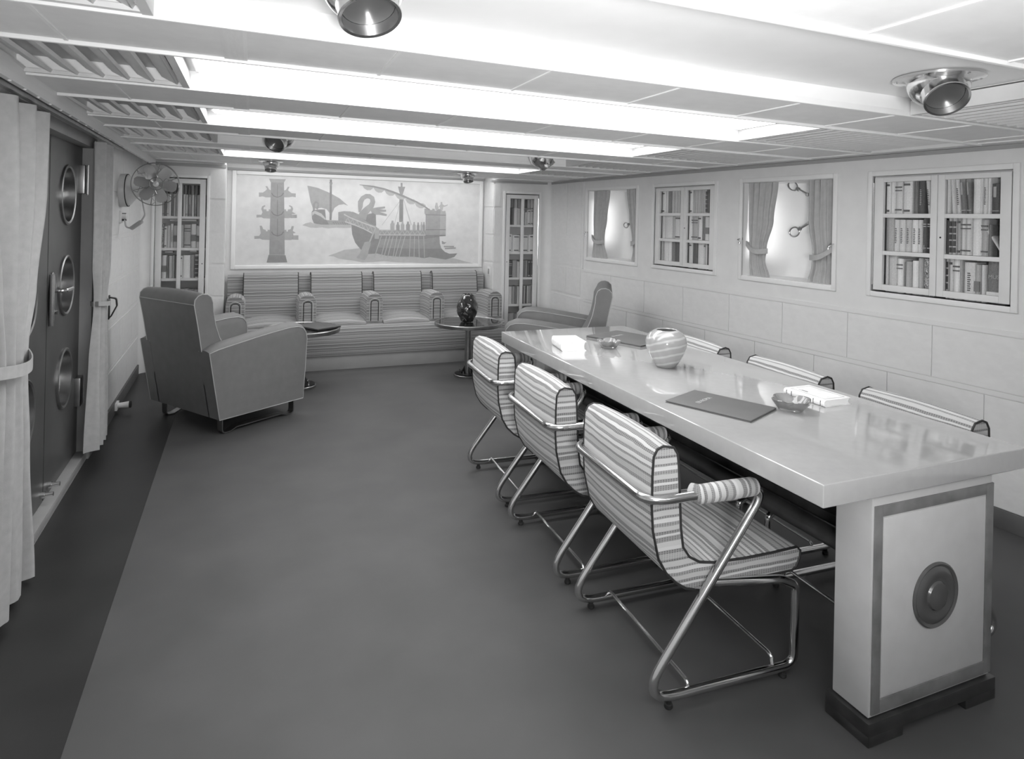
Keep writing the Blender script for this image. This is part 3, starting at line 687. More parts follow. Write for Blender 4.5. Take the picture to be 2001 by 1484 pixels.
LROWS = [([(18, 3, .70), (18, 0, .71, 'gl'), (18, 3, .70, 'gl'), (18, 5, .70), (16, 1, .71, 'gl'), (16, 0, .70), (18, 5, .70), (18, 2, .71), (18, 3, .70), (16, 5, .70)], [(16, 5, .70, 'gl'), (16, 1, .71), (16, 2, .70, 'gl'), (24, 4, .70, 'gl'), (16, 1, .70), (16, 4, .71, 'gl'), (24, 3, .70), (18, 4, .71), (16, 2, .70)]),
         ([(22, 2, .72), (34, 7, .86), (24, 1, .76, 's'), (28, 2, .80), (22, 1, .86, 't'), (30, 2, .80, 'l'), (20, 4, .8)], [(24, 3, .82), (46, 3, .84, 'b'), (34, 1, .86, 'l'), (34, 1, .80, 'l'), (20, -1)]),
         ([(16, 2, .80), (22, 3, .80), (36, 1, .86, 'l'), (12, 5, .80), (26, 2, .84), (18, 3, .86), (30, 5, .84)], [(22, 1, .84, 's'), (48, 0, .86), (26, 4, .88), (26, 2, .9, 'b2'), (28, 2, .88, 's'), (8, -1)]),
         ([(26, 2, .75), (22, 3, .70), (30, 1, .72, 'l'), (24, 4, .74), (28, 2, .7), (24, 3, .72)], [(28, 1, .7), (24, 3, .74, 's'), (30, 4, .72), (24, 2, .7), (30, 1, .74, 'l')]),
         ([(28, 3, .8), (30, 4, .82), (26, 2, .8)], [(30, 2, .8), (28, 4, .82), (26, 3, .8)])]
RROWS = [([(26, 1, .62), (30, 4, .64, 't'), (12, 6, .66), (16, 5, .64), (34, 1, .66), (26, 2, .64)], [(18, 5, .62), (18, 5, .64, 'b'), (20, 2, .50), (28, 1, .60, 's'), (24, 1, .62, 's'), (20, 2, .6)]),
         ([(66, 0, .74, 's'), (58, 1, .70, 's')], [(16, 4, .72), (46, 1, .70, 's'), (50, 1, .72, 's')]),
         ([(40, 1, .74), (30, 6, .74, 'b'), (38, 4, .76), (20, 2, .70)], [(24, 5, .76, 'l'), (24, 5, .74), (18, 4, .76), (24, 6, .76, 's'), (20, 6, .76, 's'), (14, 6, .74, 's')]),
         ([(38, 1, .76), (36, 1, .74), (24, 4, .74), (16, 5, .76), (16, 2, .74)], [(34, 6, .74), (14, 3, .76), (14, 6, .76), (14, 2, .74), (26, 4, .76), (16, 2, .78)]),
         ([(40, 4, .7), (40, 3, .72), (30, 4, .7)], [(40, 4, .7), (36, 3, .7)])]
corner_case(BL, [1.475, 1.171, .879, .575, .272], 'tall glazed bookcase in the corner behind the wall fan', 'left corner bookcase', LROWS, -.012)
corner_case(BR, [1.448, 1.132, .835, .525, .225], 'tall glazed bookcase in the corner right of the sofa', 'right corner bookcase', RROWS, .006)
# second tier of small volumes standing on the front rows of the top shelves
for i in range(13): put_books((0, YB, 0), 0, -.84+i*.031, -.811+i*.031, 1.475+.2145, .075, .08, .088, [(1, 4 + i % 3, 1.)], 'upper tier, top shelf of left corner bookcase', 'upper tier, left corner', i)
for i in range(9): put_books((0, YB, 0), 0, 2.715+i*.041, 2.753+i*.041, 1.448+.1995, .075, .08, .10, [(1, (1, 3, 5, 2, 4, 1, 6, 3, 2)[i], 1.)], 'upper tier, top shelf of right corner bookcase', 'upper tier, right corner', i)
def lying(label, x, z, w_, th, tone, group):
    o = link('book', book_mesh('book_%d' % tone)); o.matrix_world = Matrix.Translation((x, YB+.055, z+th/2)) @ Matrix.Rotation(R(90), 4, 'Y') @ Matrix.Translation((0, 0, -w_/2)) @ Matrix.Diagonal((th, .11, w_, 1))
    tag(o, label, 'book', group)
lying('cream book lying flat across the second shelf of left corner bookcase', -.62, 1.171+.256, .23, .022, 2, 'books in the left corner bookcase')
lying('cream book lying flat on the third shelf, left corner bookcase right pane', -.53, .879+.250, .06, .024, 1, 'books in the left corner bookcase')
lying('pale book lying flat on the third shelf, left corner bookcase left pane', -.74, .879+.243, .07, .018, 2, 'books in the left corner bookcase')
# ---- wall fittings
t = thing('outlet_plate', 'small framed electric outlet beside the right end of the sofa', 'outlet', (NX1, 6.99, .905))
m = MB(); m.box(-.008, 0, -.045, .045, -.055, .055, .003); m.done('plate', 'trim_paint', t)
m = MB(); m.box(-.011, -.006, -.022, .022, -.030, .030, .002); m.box(-.014, -.010, -.018, .018, -.003, .003); m.done('socket', 'trim_dark', t)
MURAL=[
 ('painted_rostrum',0.62,1,[[0.053,1.737],[0.091,1.737],[0.119,1.759],[0.132,1.776],[0.115,1.804],[0.134,1.806],[0.151,1.773],[0.176,1.762],[0.177,1.69],[0.121,1.688],[0.092,1.697],[0.054,1.691]]),
 ('painted_rostrum',0.62,1,[[0.419,1.739],[0.378,1.74],[0.349,1.762],[0.34,1.772],[0.354,1.807],[0.337,1.807],[0.32,1.775],[0.294,1.763],[0.296,1.694],[0.35,1.696],[0.386,1.704],[0.419,1.698]]),
 ('painted_rostrum',0.62,1,[[0.035,1.504],[0.082,1.505],[0.092,1.532],[0.079,1.566],[0.087,1.593],[0.112,1.606],[0.121,1.597],[0.102,1.582],[0.102,1.563],[0.13,1.562],[0.132,1.544],[0.152,1.545],[0.153,1.564],[0.176,1.563],[0.178,1.466],[0.104,1.468],[0.082,1.479],[0.035,1.474]]),
 ('painted_rostrum',0.62,1,[[0.298,1.567],[0.324,1.567],[0.326,1.549],[0.342,1.549],[0.343,1.567],[0.371,1.571],[0.373,1.589],[0.352,1.603],[0.359,1.613],[0.385,1.6],[0.396,1.574],[0.386,1.543],[0.423,1.524],[0.383,1.516],[0.382,1.481],[0.355,1.475],[0.3,1.474]]),
 ('painted_rostrum',0.62,1,[[0.018,1.281],[0.065,1.283],[0.08,1.312],[0.067,1.389],[0.088,1.39],[0.103,1.354],[0.127,1.347],[0.131,1.332],[0.146,1.332],[0.147,1.349],[0.174,1.347],[0.176,1.241],[0.094,1.244],[0.073,1.255],[0.019,1.251]]),
 ('painted_rostrum',0.62,1,[[0.303,1.349],[0.332,1.35],[0.334,1.332],[0.347,1.332],[0.348,1.35],[0.375,1.358],[0.385,1.391],[0.406,1.389],[0.397,1.339],[0.427,1.32],[0.4,1.312],[0.406,1.285],[0.403,1.25],[0.374,1.242],[0.305,1.242]]),
 ('painted_prong',0.6,2,[[0.395,1.291],[0.455,1.291],[0.455,1.279],[0.395,1.279]]),
 ('painted_prong',0.6,2,[[0.395,1.275],[0.455,1.276],[0.455,1.264],[0.395,1.263]]),
 ('painted_prong',0.6,2,[[0.396,1.26],[0.456,1.26],[0.456,1.248],[0.396,1.248]]),
 ('painted_prong',0.6,2,[[0.372,1.509],[0.434,1.513],[0.434,1.503],[0.372,1.499]]),
 ('painted_prong',0.6,2,[[0.372,1.497],[0.435,1.501],[0.435,1.491],[0.372,1.487]]),
 ('painted_prong',0.6,2,[[0.373,1.486],[0.435,1.489],[0.435,1.479],[0.373,1.476]]),
 ('painted_column_shaft',0.57,2,[[0.169,1.847],[0.298,1.85],[0.321,1.083],[0.167,1.086]]),
 ('painted_capital',0.62,2,[[0.149,1.885],[0.316,1.886],[0.298,1.85],[0.167,1.847]]),
 ('painted_column_base',0.53,2,[[0.161,1.085],[0.328,1.081],[0.348,1.004],[0.143,1.003]]),
 ('painted_groove',0.48,3,[[0.236,1.829],[0.239,1.692],[0.233,1.692],[0.23,1.829]]),
 ('painted_groove',0.48,3,[[0.24,1.665],[0.243,1.497],[0.237,1.497],[0.234,1.665]]),
 ('painted_groove',0.48,3,[[0.244,1.467],[0.247,1.283],[0.241,1.283],[0.238,1.467]]),
 ('painted_garland',0.47,3,[[0.181,1.738],[0.198,1.711],[0.236,1.696],[0.274,1.714],[0.292,1.742],[0.3,1.738],[0.28,1.706],[0.236,1.688],[0.192,1.703],[0.173,1.734]]),
 ('painted_garland',0.47,3,[[0.184,1.544],[0.202,1.517],[0.24,1.501],[0.278,1.519],[0.296,1.547],[0.304,1.543],[0.284,1.511],[0.24,1.493],[0.196,1.509],[0.176,1.54]]),
 ('painted_garland',0.47,3,[[0.189,1.331],[0.206,1.304],[0.244,1.287],[0.283,1.305],[0.3,1.332],[0.308,1.328],[0.289,1.297],[0.244,1.279],[0.2,1.296],[0.181,1.327]]),
 ('painted_sea',0.68,1,[[0.492,1.402],[0.525,1.422],[0.576,1.436],[0.614,1.419],[0.765,1.416],[1.003,1.414],[1.004,1.382],[0.934,1.377],[0.834,1.38],[0.758,1.371],[0.697,1.382],[0.637,1.375],[0.57,1.378],[0.533,1.391]]),
 ('painted_sail',0.61,1,[[0.535,1.826],[0.557,1.824],[0.643,1.807],[0.773,1.756],[0.874,1.701],[0.936,1.649],[0.968,1.622],[0.921,1.639],[0.867,1.629],[0.822,1.596],[0.8,1.541],[0.794,1.478],[0.775,1.477],[0.77,1.54],[0.739,1.579],[0.685,1.593],[0.599,1.579],[0.572,1.652],[0.555,1.737]]),
 ('painted_mast',0.52,2,[[0.789,1.904],[0.794,1.462],[0.772,1.462],[0.767,1.904]]),
 ('painted_crows_nest',0.57,2,[[0.761,1.874],[0.797,1.87],[0.787,1.832],[0.775,1.831]]),
 ('painted_ship_tower',0.58,1,[[0.863,1.55],[0.923,1.563],[0.996,1.561],[0.999,1.454],[0.865,1.451]]),
 ('painted_ship_deck',0.6,1,[[0.73,1.461],[1.003,1.458],[1.003,1.414],[0.757,1.412]]),
 ('painted_ship_hull',0.53,2,[[0.585,1.547],[0.6,1.567],[0.663,1.575],[0.723,1.577],[0.735,1.469],[0.769,1.413],[0.689,1.411],[0.61,1.423],[0.59,1.474]]),
 ('painted_rail',0.7,3,[[0.589,1.542],[0.618,1.561],[0.687,1.53],[0.733,1.476],[0.73,1.461],[0.68,1.499],[0.615,1.529],[0.593,1.505]]),
 ('painted_oar',0.55,2,[[0.814,1.445],[0.834,1.418],[0.826,1.412],[0.806,1.439]]),
 ('painted_oar',0.55,2,[[0.837,1.446],[0.857,1.419],[0.849,1.413],[0.829,1.44]]),
 ('painted_oar',0.55,2,[[0.86,1.446],[0.88,1.419],[0.872,1.413],[0.852,1.44]]),
 ('painted_oar',0.55,2,[[0.883,1.447],[0.903,1.419],[0.895,1.413],[0.875,1.441]]),
 ('painted_oar',0.55,2,[[0.906,1.447],[0.926,1.42],[0.918,1.414],[0.898,1.441]]),
 ('painted_oar',0.55,2,[[0.929,1.447],[0.949,1.42],[0.941,1.414],[0.921,1.441]]),
 ('painted_oar',0.55,2,[[0.952,1.448],[0.972,1.42],[0.964,1.414],[0.944,1.442]]),
 ('painted_oar',0.55,2,[[0.976,1.448],[0.996,1.421],[0.988,1.415],[0.968,1.442]]),
 ('painted_swan_neck',0.56,2,[[0.597,1.567],[0.596,1.632],[0.621,1.664],[0.659,1.648],[0.661,1.606],[0.646,1.572],[0.628,1.58],[0.641,1.61],[0.641,1.638],[0.627,1.644],[0.616,1.628],[0.617,1.567]]),
 ('painted_sea',0.68,1,[[0.764,1.072],[0.859,1.108],[0.936,1.139],[1.021,1.147],[1.115,1.16],[1.195,1.108],[1.291,1.108],[1.372,1.091],[1.536,1.079],[1.702,1.074],[1.871,1.078],[2.044,1.049],[2.175,1.044],[2.435,0.975],[2.221,0.972],[2.046,0.969],[1.831,0.987],[1.662,0.996],[1.497,1.001],[1.374,1.014],[1.253,1.003],[1.134,0.999],[1.039,1.02],[0.954,1.032],[0.876,1.044],[0.822,1.068]]),
 ('painted_ship_hull',0.52,2,[[1.004,1.418],[1.126,1.388],[1.23,1.341],[1.319,1.318],[1.832,1.323],[2.081,1.326],[2.082,1.301],[2.008,1.296],[2.014,1.216],[2.033,1.158],[2.077,1.116],[2.13,1.095],[2.227,1.099],[2.192,1.057],[2.088,1.027],[2.001,1.04],[1.897,1.057],[1.838,1.045],[1.703,1.062],[1.536,1.062],[1.389,1.075],[1.291,1.099],[1.196,1.092],[1.116,1.14],[1.051,1.219],[1.018,1.307]]),
 ('painted_hull_side',0.57,3,[[1.32,1.261],[1.833,1.265],[2.008,1.292],[2.014,1.216],[2.033,1.154],[1.701,1.153],[1.306,1.164],[1.313,1.213]]),
 ('painted_gallery',0.59,3,[[0.92,1.536],[0.966,1.556],[1.02,1.558],[1.084,1.531],[1.164,1.469],[1.269,1.406],[1.31,1.366],[1.839,1.369],[1.841,1.311],[1.319,1.306],[1.231,1.325],[1.126,1.38],[0.984,1.422],[0.929,1.457]]),
 ('painted_rail',0.72,4,[[0.927,1.533],[0.993,1.498],[1.127,1.446],[1.271,1.396],[1.267,1.384],[1.123,1.434],[0.989,1.488],[0.921,1.523]]),
 ('painted_rail',0.72,4,[[0.939,1.455],[1.049,1.417],[1.144,1.377],[1.238,1.33],[1.232,1.32],[1.14,1.367],[1.045,1.405],[0.935,1.443]]),
 ('painted_rail',0.72,4,[[1.312,1.367],[1.839,1.372],[1.839,1.362],[1.312,1.357]]),
 ('painted_rail',0.72,4,[[1.313,1.311],[1.841,1.314],[1.841,1.304],[1.313,1.301]]),
 ('painted_lattice',0.69,4,[[1.312,1.312],[1.342,1.362],[1.375,1.312],[1.369,1.308],[1.342,1.356],[1.318,1.308]]),
 ('painted_lattice',0.69,4,[[1.369,1.312],[1.399,1.362],[1.432,1.313],[1.426,1.309],[1.399,1.356],[1.375,1.308]]),
 ('painted_lattice',0.69,4,[[1.426,1.313],[1.456,1.363],[1.489,1.314],[1.483,1.31],[1.456,1.357],[1.432,1.309]]),
 ('painted_lattice',0.69,4,[[1.483,1.314],[1.513,1.364],[1.546,1.314],[1.54,1.31],[1.513,1.358],[1.489,1.31]]),
 ('painted_lattice',0.69,4,[[1.54,1.314],[1.571,1.365],[1.604,1.315],[1.598,1.311],[1.571,1.359],[1.546,1.31]]),
 ('painted_lattice',0.69,4,[[1.598,1.315],[1.629,1.366],[1.662,1.315],[1.656,1.311],[1.629,1.358],[1.604,1.311]]),
 ('painted_lattice',0.69,4,[[1.656,1.315],[1.688,1.366],[1.721,1.316],[1.715,1.312],[1.688,1.36],[1.662,1.311]]),
 ('painted_lattice',0.69,4,[[1.715,1.316],[1.746,1.367],[1.78,1.317],[1.774,1.313],[1.746,1.361],[1.721,1.312]]),
 ('painted_lattice',0.69,4,[[1.774,1.317],[1.806,1.368],[1.839,1.317],[1.833,1.313],[1.806,1.362],[1.78,1.313]]),
 ('painted_lattice',0.69,4,[[0.942,1.451],[0.968,1.496],[0.995,1.435],[0.989,1.433],[0.966,1.49],[0.948,1.447]]),
 ('painted_lattice',0.69,4,[[0.99,1.433],[1.017,1.479],[1.044,1.416],[1.038,1.414],[1.015,1.473],[0.996,1.429]]),
 ('painted_lattice',0.69,4,[[1.039,1.414],[1.066,1.461],[1.093,1.398],[1.087,1.396],[1.064,1.455],[1.045,1.41]]),
 ('painted_lattice',0.69,4,[[1.088,1.396],[1.115,1.444],[1.142,1.38],[1.136,1.378],[1.113,1.438],[1.094,1.392]]),
 ('painted_lattice',0.69,4,[[1.138,1.376],[1.164,1.426],[1.191,1.361],[1.185,1.359],[1.162,1.42],[1.144,1.374]]),
 ('painted_lattice',0.69,4,[[1.187,1.359],[1.214,1.408],[1.241,1.342],[1.235,1.34],[1.212,1.402],[1.193,1.355]]),
 ('painted_panel',0.63,5,[[1.263,1.378],[1.31,1.379],[1.312,1.261],[1.262,1.262]]),
 ('painted_castle',0.6,4,[[1.824,1.614],[1.885,1.614],[1.887,1.601],[1.915,1.6],[1.917,1.615],[1.943,1.613],[1.945,1.594],[1.967,1.593],[1.968,1.614],[2.014,1.612],[2.016,1.594],[2.041,1.59],[2.071,1.595],[2.081,1.553],[2.08,1.377],[2.082,1.314],[1.841,1.311],[1.84,1.548],[1.827,1.556]]),
 ('painted_castle_side',0.65,5,[[2.014,1.611],[2.041,1.59],[2.071,1.595],[2.081,1.553],[2.082,1.314],[2.01,1.313],[2.011,1.552]]),
 ('painted_band',0.52,6,[[1.837,1.549],[2.078,1.548],[2.078,1.538],[1.837,1.539]]),
 ('painted_band',0.52,6,[[1.841,1.377],[2.08,1.38],[2.08,1.37],[1.841,1.367]]),
 ('painted_mast',0.53,3,[[1.576,1.71],[1.579,1.456],[1.535,1.456],[1.532,1.71]]),
 ('painted_crows_nest',0.58,3,[[1.543,1.898],[1.563,1.898],[1.564,1.855],[1.595,1.855],[1.567,1.763],[1.538,1.766],[1.513,1.856],[1.544,1.854]]),
 ('painted_furled_sail',0.66,2,[[1.112,1.86],[1.137,1.821],[1.169,1.801],[1.205,1.803],[1.228,1.822],[1.238,1.836],[1.207,1.856]]),
 ('painted_furled_sail',0.66,2,[[1.236,1.838],[1.261,1.798],[1.293,1.778],[1.329,1.78],[1.353,1.799],[1.363,1.813],[1.332,1.833]]),
 ('painted_furled_sail',0.66,2,[[1.361,1.808],[1.386,1.768],[1.419,1.748],[1.456,1.749],[1.48,1.769],[1.49,1.783],[1.459,1.803]]),
 ('painted_furled_sail',0.66,2,[[1.48,1.767],[1.506,1.727],[1.539,1.707],[1.576,1.708],[1.601,1.728],[1.611,1.742],[1.579,1.762]]),
 ('painted_furled_sail',0.66,2,[[1.597,1.72],[1.622,1.68],[1.656,1.659],[1.694,1.66],[1.719,1.68],[1.729,1.694],[1.697,1.715]]),
 ('painted_furled_sail',0.66,2,[[1.706,1.677],[1.732,1.637],[1.766,1.616],[1.804,1.617],[1.829,1.637],[1.84,1.651],[1.807,1.672]]),
 ('painted_yard',0.55,4,[[1.085,1.862],[1.237,1.853],[1.359,1.831],[1.484,1.793],[1.609,1.746],[1.735,1.695],[1.829,1.645],[1.888,1.604],[1.882,1.594],[1.821,1.629],[1.727,1.677],[1.601,1.726],[1.476,1.773],[1.355,1.811],[1.235,1.837],[1.085,1.856]]),
 ('painted_swan_neck',0.6,5,[[1.069,1.5],[1.098,1.561],[1.151,1.614],[1.195,1.648],[1.209,1.678],[1.205,1.703],[1.191,1.712],[1.169,1.713],[1.141,1.695],[1.127,1.661],[1.124,1.618],[1.109,1.577],[1.093,1.555],[1.081,1.559],[1.079,1.583],[1.074,1.622],[1.073,1.675],[1.105,1.729],[1.155,1.759],[1.205,1.758],[1.247,1.729],[1.261,1.674],[1.245,1.614],[1.203,1.566],[1.172,1.519],[1.163,1.468]]),
 ('painted_feather',0.6,4,[[1.209,1.599],[1.29,1.615],[1.369,1.626],[1.373,1.606],[1.298,1.587],[1.225,1.551]]),
 ('painted_feather',0.6,4,[[1.222,1.588],[1.303,1.591],[1.384,1.589],[1.384,1.569],[1.305,1.563],[1.23,1.538]]),
 ('painted_feather',0.6,4,[[1.228,1.58],[1.31,1.563],[1.394,1.54],[1.39,1.52],[1.306,1.535],[1.224,1.53]]),
 ('painted_cabin',0.52,4,[[1.147,1.517],[1.202,1.542],[1.242,1.547],[1.27,1.531],[1.277,1.406],[1.204,1.429],[1.136,1.476]]),
 ('painted_oar',0.66,6,[[1.28,1.387],[1.216,1.225],[1.202,1.231],[1.266,1.393]]),
 ('painted_oar_blade',0.63,6,[[1.197,1.232],[1.221,1.22],[1.218,1.188],[1.199,1.132],[1.192,1.075],[1.161,1.027],[1.066,1.052],[1.105,1.1],[1.131,1.172],[1.153,1.224]]),
 ('painted_oar',0.66,5,[[1.34,1.293],[1.268,1.053],[1.26,1.055],[1.332,1.295]]),
 ('painted_oar',0.66,5,[[1.4,1.293],[1.341,1.052],[1.333,1.054],[1.392,1.295]]),
 ('painted_oar',0.66,5,[[1.437,1.294],[1.373,1.052],[1.365,1.054],[1.429,1.296]]),
 ('painted_oar',0.66,5,[[1.474,1.294],[1.414,1.052],[1.406,1.054],[1.466,1.296]]),
 ('painted_oar',0.66,5,[[1.519,1.295],[1.475,1.052],[1.467,1.054],[1.511,1.297]]),
 ('painted_oar',0.66,5,[[1.564,1.295],[1.499,1.052],[1.491,1.054],[1.556,1.297]]),
 ('painted_oar',0.66,5,[[1.61,1.295],[1.545,1.052],[1.537,1.054],[1.602,1.297]]),
 ('painted_oar',0.66,5,[[1.67,1.297],[1.663,1.052],[1.655,1.052],[1.662,1.297]]),
 ('painted_oar',0.66,5,[[1.718,1.297],[1.717,1.052],[1.709,1.052],[1.71,1.297]]),
 ('painted_oar',0.66,5,[[1.764,1.298],[1.778,1.052],[1.77,1.052],[1.756,1.298]]),
 ('painted_oar',0.66,5,[[1.824,1.298],[1.84,1.052],[1.832,1.052],[1.816,1.298]]),
 ('painted_figure',0.64,4,[[1.448,1.468],[1.468,1.469],[1.471,1.448],[1.483,1.43],[1.482,1.356],[1.438,1.356],[1.434,1.429],[1.446,1.447]]),
 ('painted_figure',0.56,4,[[1.511,1.453],[1.528,1.454],[1.53,1.432],[1.541,1.415],[1.54,1.357],[1.503,1.357],[1.5,1.414],[1.51,1.432]]),
 ('painted_figure',0.64,4,[[1.565,1.462],[1.581,1.463],[1.584,1.441],[1.595,1.424],[1.594,1.358],[1.557,1.357],[1.553,1.423],[1.563,1.441]]),
 ('painted_figure',0.56,4,[[1.626,1.461],[1.645,1.461],[1.647,1.44],[1.659,1.422],[1.658,1.359],[1.617,1.358],[1.613,1.421],[1.624,1.44]]),
 ('painted_figure',0.64,4,[[1.699,1.457],[1.714,1.457],[1.716,1.435],[1.726,1.417],[1.726,1.36],[1.692,1.359],[1.689,1.417],[1.698,1.435]]),
 ('painted_figure',0.56,4,[[1.747,1.453],[1.759,1.454],[1.761,1.432],[1.769,1.414],[1.768,1.36],[1.742,1.36],[1.739,1.413],[1.746,1.432]]),
 ('painted_figure',0.64,4,[[1.788,1.458],[1.799,1.458],[1.801,1.437],[1.808,1.419],[1.808,1.361],[1.783,1.36],[1.781,1.418],[1.787,1.437]]),
 ('painted_figure',0.56,4,[[1.816,1.459],[1.825,1.459],[1.827,1.437],[1.833,1.419],[1.833,1.361],[1.812,1.361],[1.809,1.419],[1.815,1.437]]),
 ('painted_figure',0.66,6,[[1.957,1.684],[1.974,1.685],[1.979,1.656],[1.99,1.627],[1.98,1.601],[1.956,1.601],[1.949,1.642]]),
 ('painted_figure',0.66,6,[[2.015,1.694],[2.032,1.695],[2.035,1.67],[2.057,1.655],[2.087,1.663],[2.098,1.672],[2.096,1.656],[2.061,1.641],[2.044,1.637],[2.04,1.603],[2.014,1.602],[2.007,1.636],[1.989,1.635],[2.013,1.668]]),
 ('painted_ram',0.6,3,[[2.063,1.187],[2.185,1.187],[2.185,1.171],[2.063,1.171]]),
 ('painted_ram',0.6,3,[[2.076,1.163],[2.208,1.169],[2.208,1.155],[2.076,1.149]]),
 ('painted_beak',0.58,3,[[2.037,1.246],[2.066,1.229],[2.094,1.229],[2.066,1.207],[2.04,1.208]]),
 ('painted_rope',0.68,1,[[1.549,1.704],[1.343,1.414],[1.339,1.416],[1.545,1.706]]),
 ('painted_rope',0.68,1,[[1.549,1.704],[1.481,1.417],[1.477,1.419],[1.545,1.706]]),
 ('painted_rope',0.68,1,[[1.578,1.724],[1.672,1.422],[1.668,1.42],[1.574,1.722]]),
 ('painted_rope',0.68,1,[[1.578,1.724],[1.68,1.422],[1.676,1.42],[1.574,1.722]]),
]
# ================================================================== mural
def mural():
    t = thing('mural', 'wide framed mural of ancient galleys beside a rostral column', 'painting', (0, YN, .93))
    x0, x1, z0, z1 = -.205, 2.528, .937, 1.958; f = .040; zz = .93
    m = MB(); m.box(x0+f-.01, x1-f+.01, -.015, -.001, z0+f-.01-zz, z1-f+.01-zz); m.done('canvas', 'mural_ground', t)
    for nm, (a, b, c, d) in (('frame_side', (x0, x0+f, z0, z1)), ('frame_side', (x1-f, x1, z0, z1)), ('frame_rail', (x0+f, x1-f, z0, z0+f)), ('frame_rail', (x0+f, x1-f, z1-f, z1))):
        m = MB(); m.box(a, b, -.030, -.001, c-zz, d-zz, .006, 3); m.done(nm, 'trim_paint', t)
    tones = {}
    for ix, (nm, tone, lay, pts) in enumerate(MURAL):
        key = 'mural_paint_%02d' % int(tone*100)
        if key not in MATS: mat(key, tone*1.0+.03, .75, var=.015, scale=25)
        m = MB(); y0 = -.0148; y1 = -.0155-.0006*lay-.000004*ix
        P = [(min(max(x, x0+f), x1-f), min(max(z, z0+f), z1-f)-zz) for x, z in pts]
        A = [m.bm.verts.new((x, y1, z)) for x, z in P]; B = [m.bm.verts.new((x, y0, z)) for x, z in P]
        f_ = m.face(A); n = len(P)
        for i in range(n): m.face((A[i], A[(i+1) % n], B[(i+1) % n], B[i]))
        m.done(nm, key, t, smooth=False)
mural()

# ================================================================== sofa
def sofa():
    t = thing('built_in_sofa', 'long four-seat sofa in grey striped cloth built into the niche', 'sofa', (0, 0, 0))
    YF = 6.456; xa, xb = -.225, 2.545
    m = MB(); m.box(xa+.01, xb-.01, YF+.02, 7.2, 0, .15, .004); m.done('plinth', 'plinth_paint', t)
    def soft(name, prof, x0, x1, bulge=None, mt='sofa_fabric', n=8):
        m = MB(); sl = [x0+(x1-x0)*i/n for i in range(n+1)]
        top = None
        if bulge: top = lambda i, x: (0, bulge(i, (x-x0)/(x1-x0)))
        m.prism(prof, lambda a, b, q: (q, a, b), sl, top); return m.done(name, mt, t, angle=50)
    # upholstered front and seat platform, one long roll
    soft('seat_front', [(YF+.012, .135), (YF, .16), (YF-.004, .26), (YF-.006, .36), (YF+.004, .405), (YF+.03, .425), (YF+.08, .43), (7.15, .43), (7.15, .135)], xa, xb)
    soft('back_panel', [(7.10, .30), (7.085, .84), (7.095, .872), (7.12, .884), (7.20, .884), (7.20, .30)], xa, 2.515)
    cx = [-.137, .512, 1.161, 1.810, 2.462]; hw = .084
    for i in range(4):
        a, b = cx[i]+hw+.004, cx[i+1]-hw-.004; c = (a+b)/2
        soft('seat_cushion', [(6.50, .425), (6.50, .445), (6.54, .458), (6.75, .462), (7.06, .462), (7.06, .425)], a, b, lambda k, u: .030*sin(pi*u)**.7 if k in (2, 3, 4) else (.015*sin(pi*u) if k == 1 else 0))
        h = .262
        bc = soft('back_cushion', [(6.93, .45), (6.935, .55), (6.965, .72), (6.99, .86), (7.005, .895), (7.03, .910), (7.065, .905), (7.085, .88), (7.10, .45)], c-h, c+h, None, n=4)
        for s in (-1, 1):
            m = MB(); m.tube([(c+s*h, y, z) for y, z in ((6.93, .46), (6.935, .55), (6.965, .72), (6.99, .86), (7.005, .895), (7.03, .911), (7.065, .906), (7.085, .88))], .0045, 6); m.done('piping', 'piping_dark', bc)
    for x in cx:
        n = 10; hh = .735 if x < 2 else .725
        pr = [(-hw, .43)] + [(-hw*cos(pi*k/n)*1.0, hh-.075+.075*sin(pi*k/n)) for k in range(n+1)] + [(hw, .43)]
        m = MB(); ys = [6.545, 6.553, 6.60, 6.8, 7.09]; m.prism(pr, lambda a, b, q: (x+a*(.96 if q < 6.55 else 1), q, b), ys, lambda i, q: (0, (-.004 if q < 6.55 else 0) - (.035*max(0, (q-6.8)/.29) if 0 < i < n+2 else 0))); ar = m.done('armrest', 'sofa_fabric', t, angle=50)
        for k, (w2, dz, mt_) in enumerate(((.050, .055, 'piping_light'), (.036, .072, 'piping_dark'))):
            m = MB(); zt = hh-dz; m.tube([(x-w2, 6.541, .455)] + [(x-w2*cos(pi*j/8), 6.541, zt-w2*.7+w2*.7*sin(pi*j/8)) for j in range(9)] + [(x+w2, 6.541, .455)], .0045 if k else .004, 6); m.done('piping', mt_, ar)
        m = MB(); pr2 = [(-.033, .45)] + [(-.033*cos(pi*j/8), hh-.098+.024*sin(pi*j/8)) for j in range(9)] + [(.033, .45)]
        m.prism([(b*0+a, b) for a, b in pr2], lambda a, b, q: (x+a, q, b), [6.538, 6.548])
        for f in m.bm.faces:
            for l in f.loops: l[m.uv].uv = (l.vert.co.x, l.vert.co.z)
        m.done('armrest_panel', 'sofa_fabric', ar)
sofa()

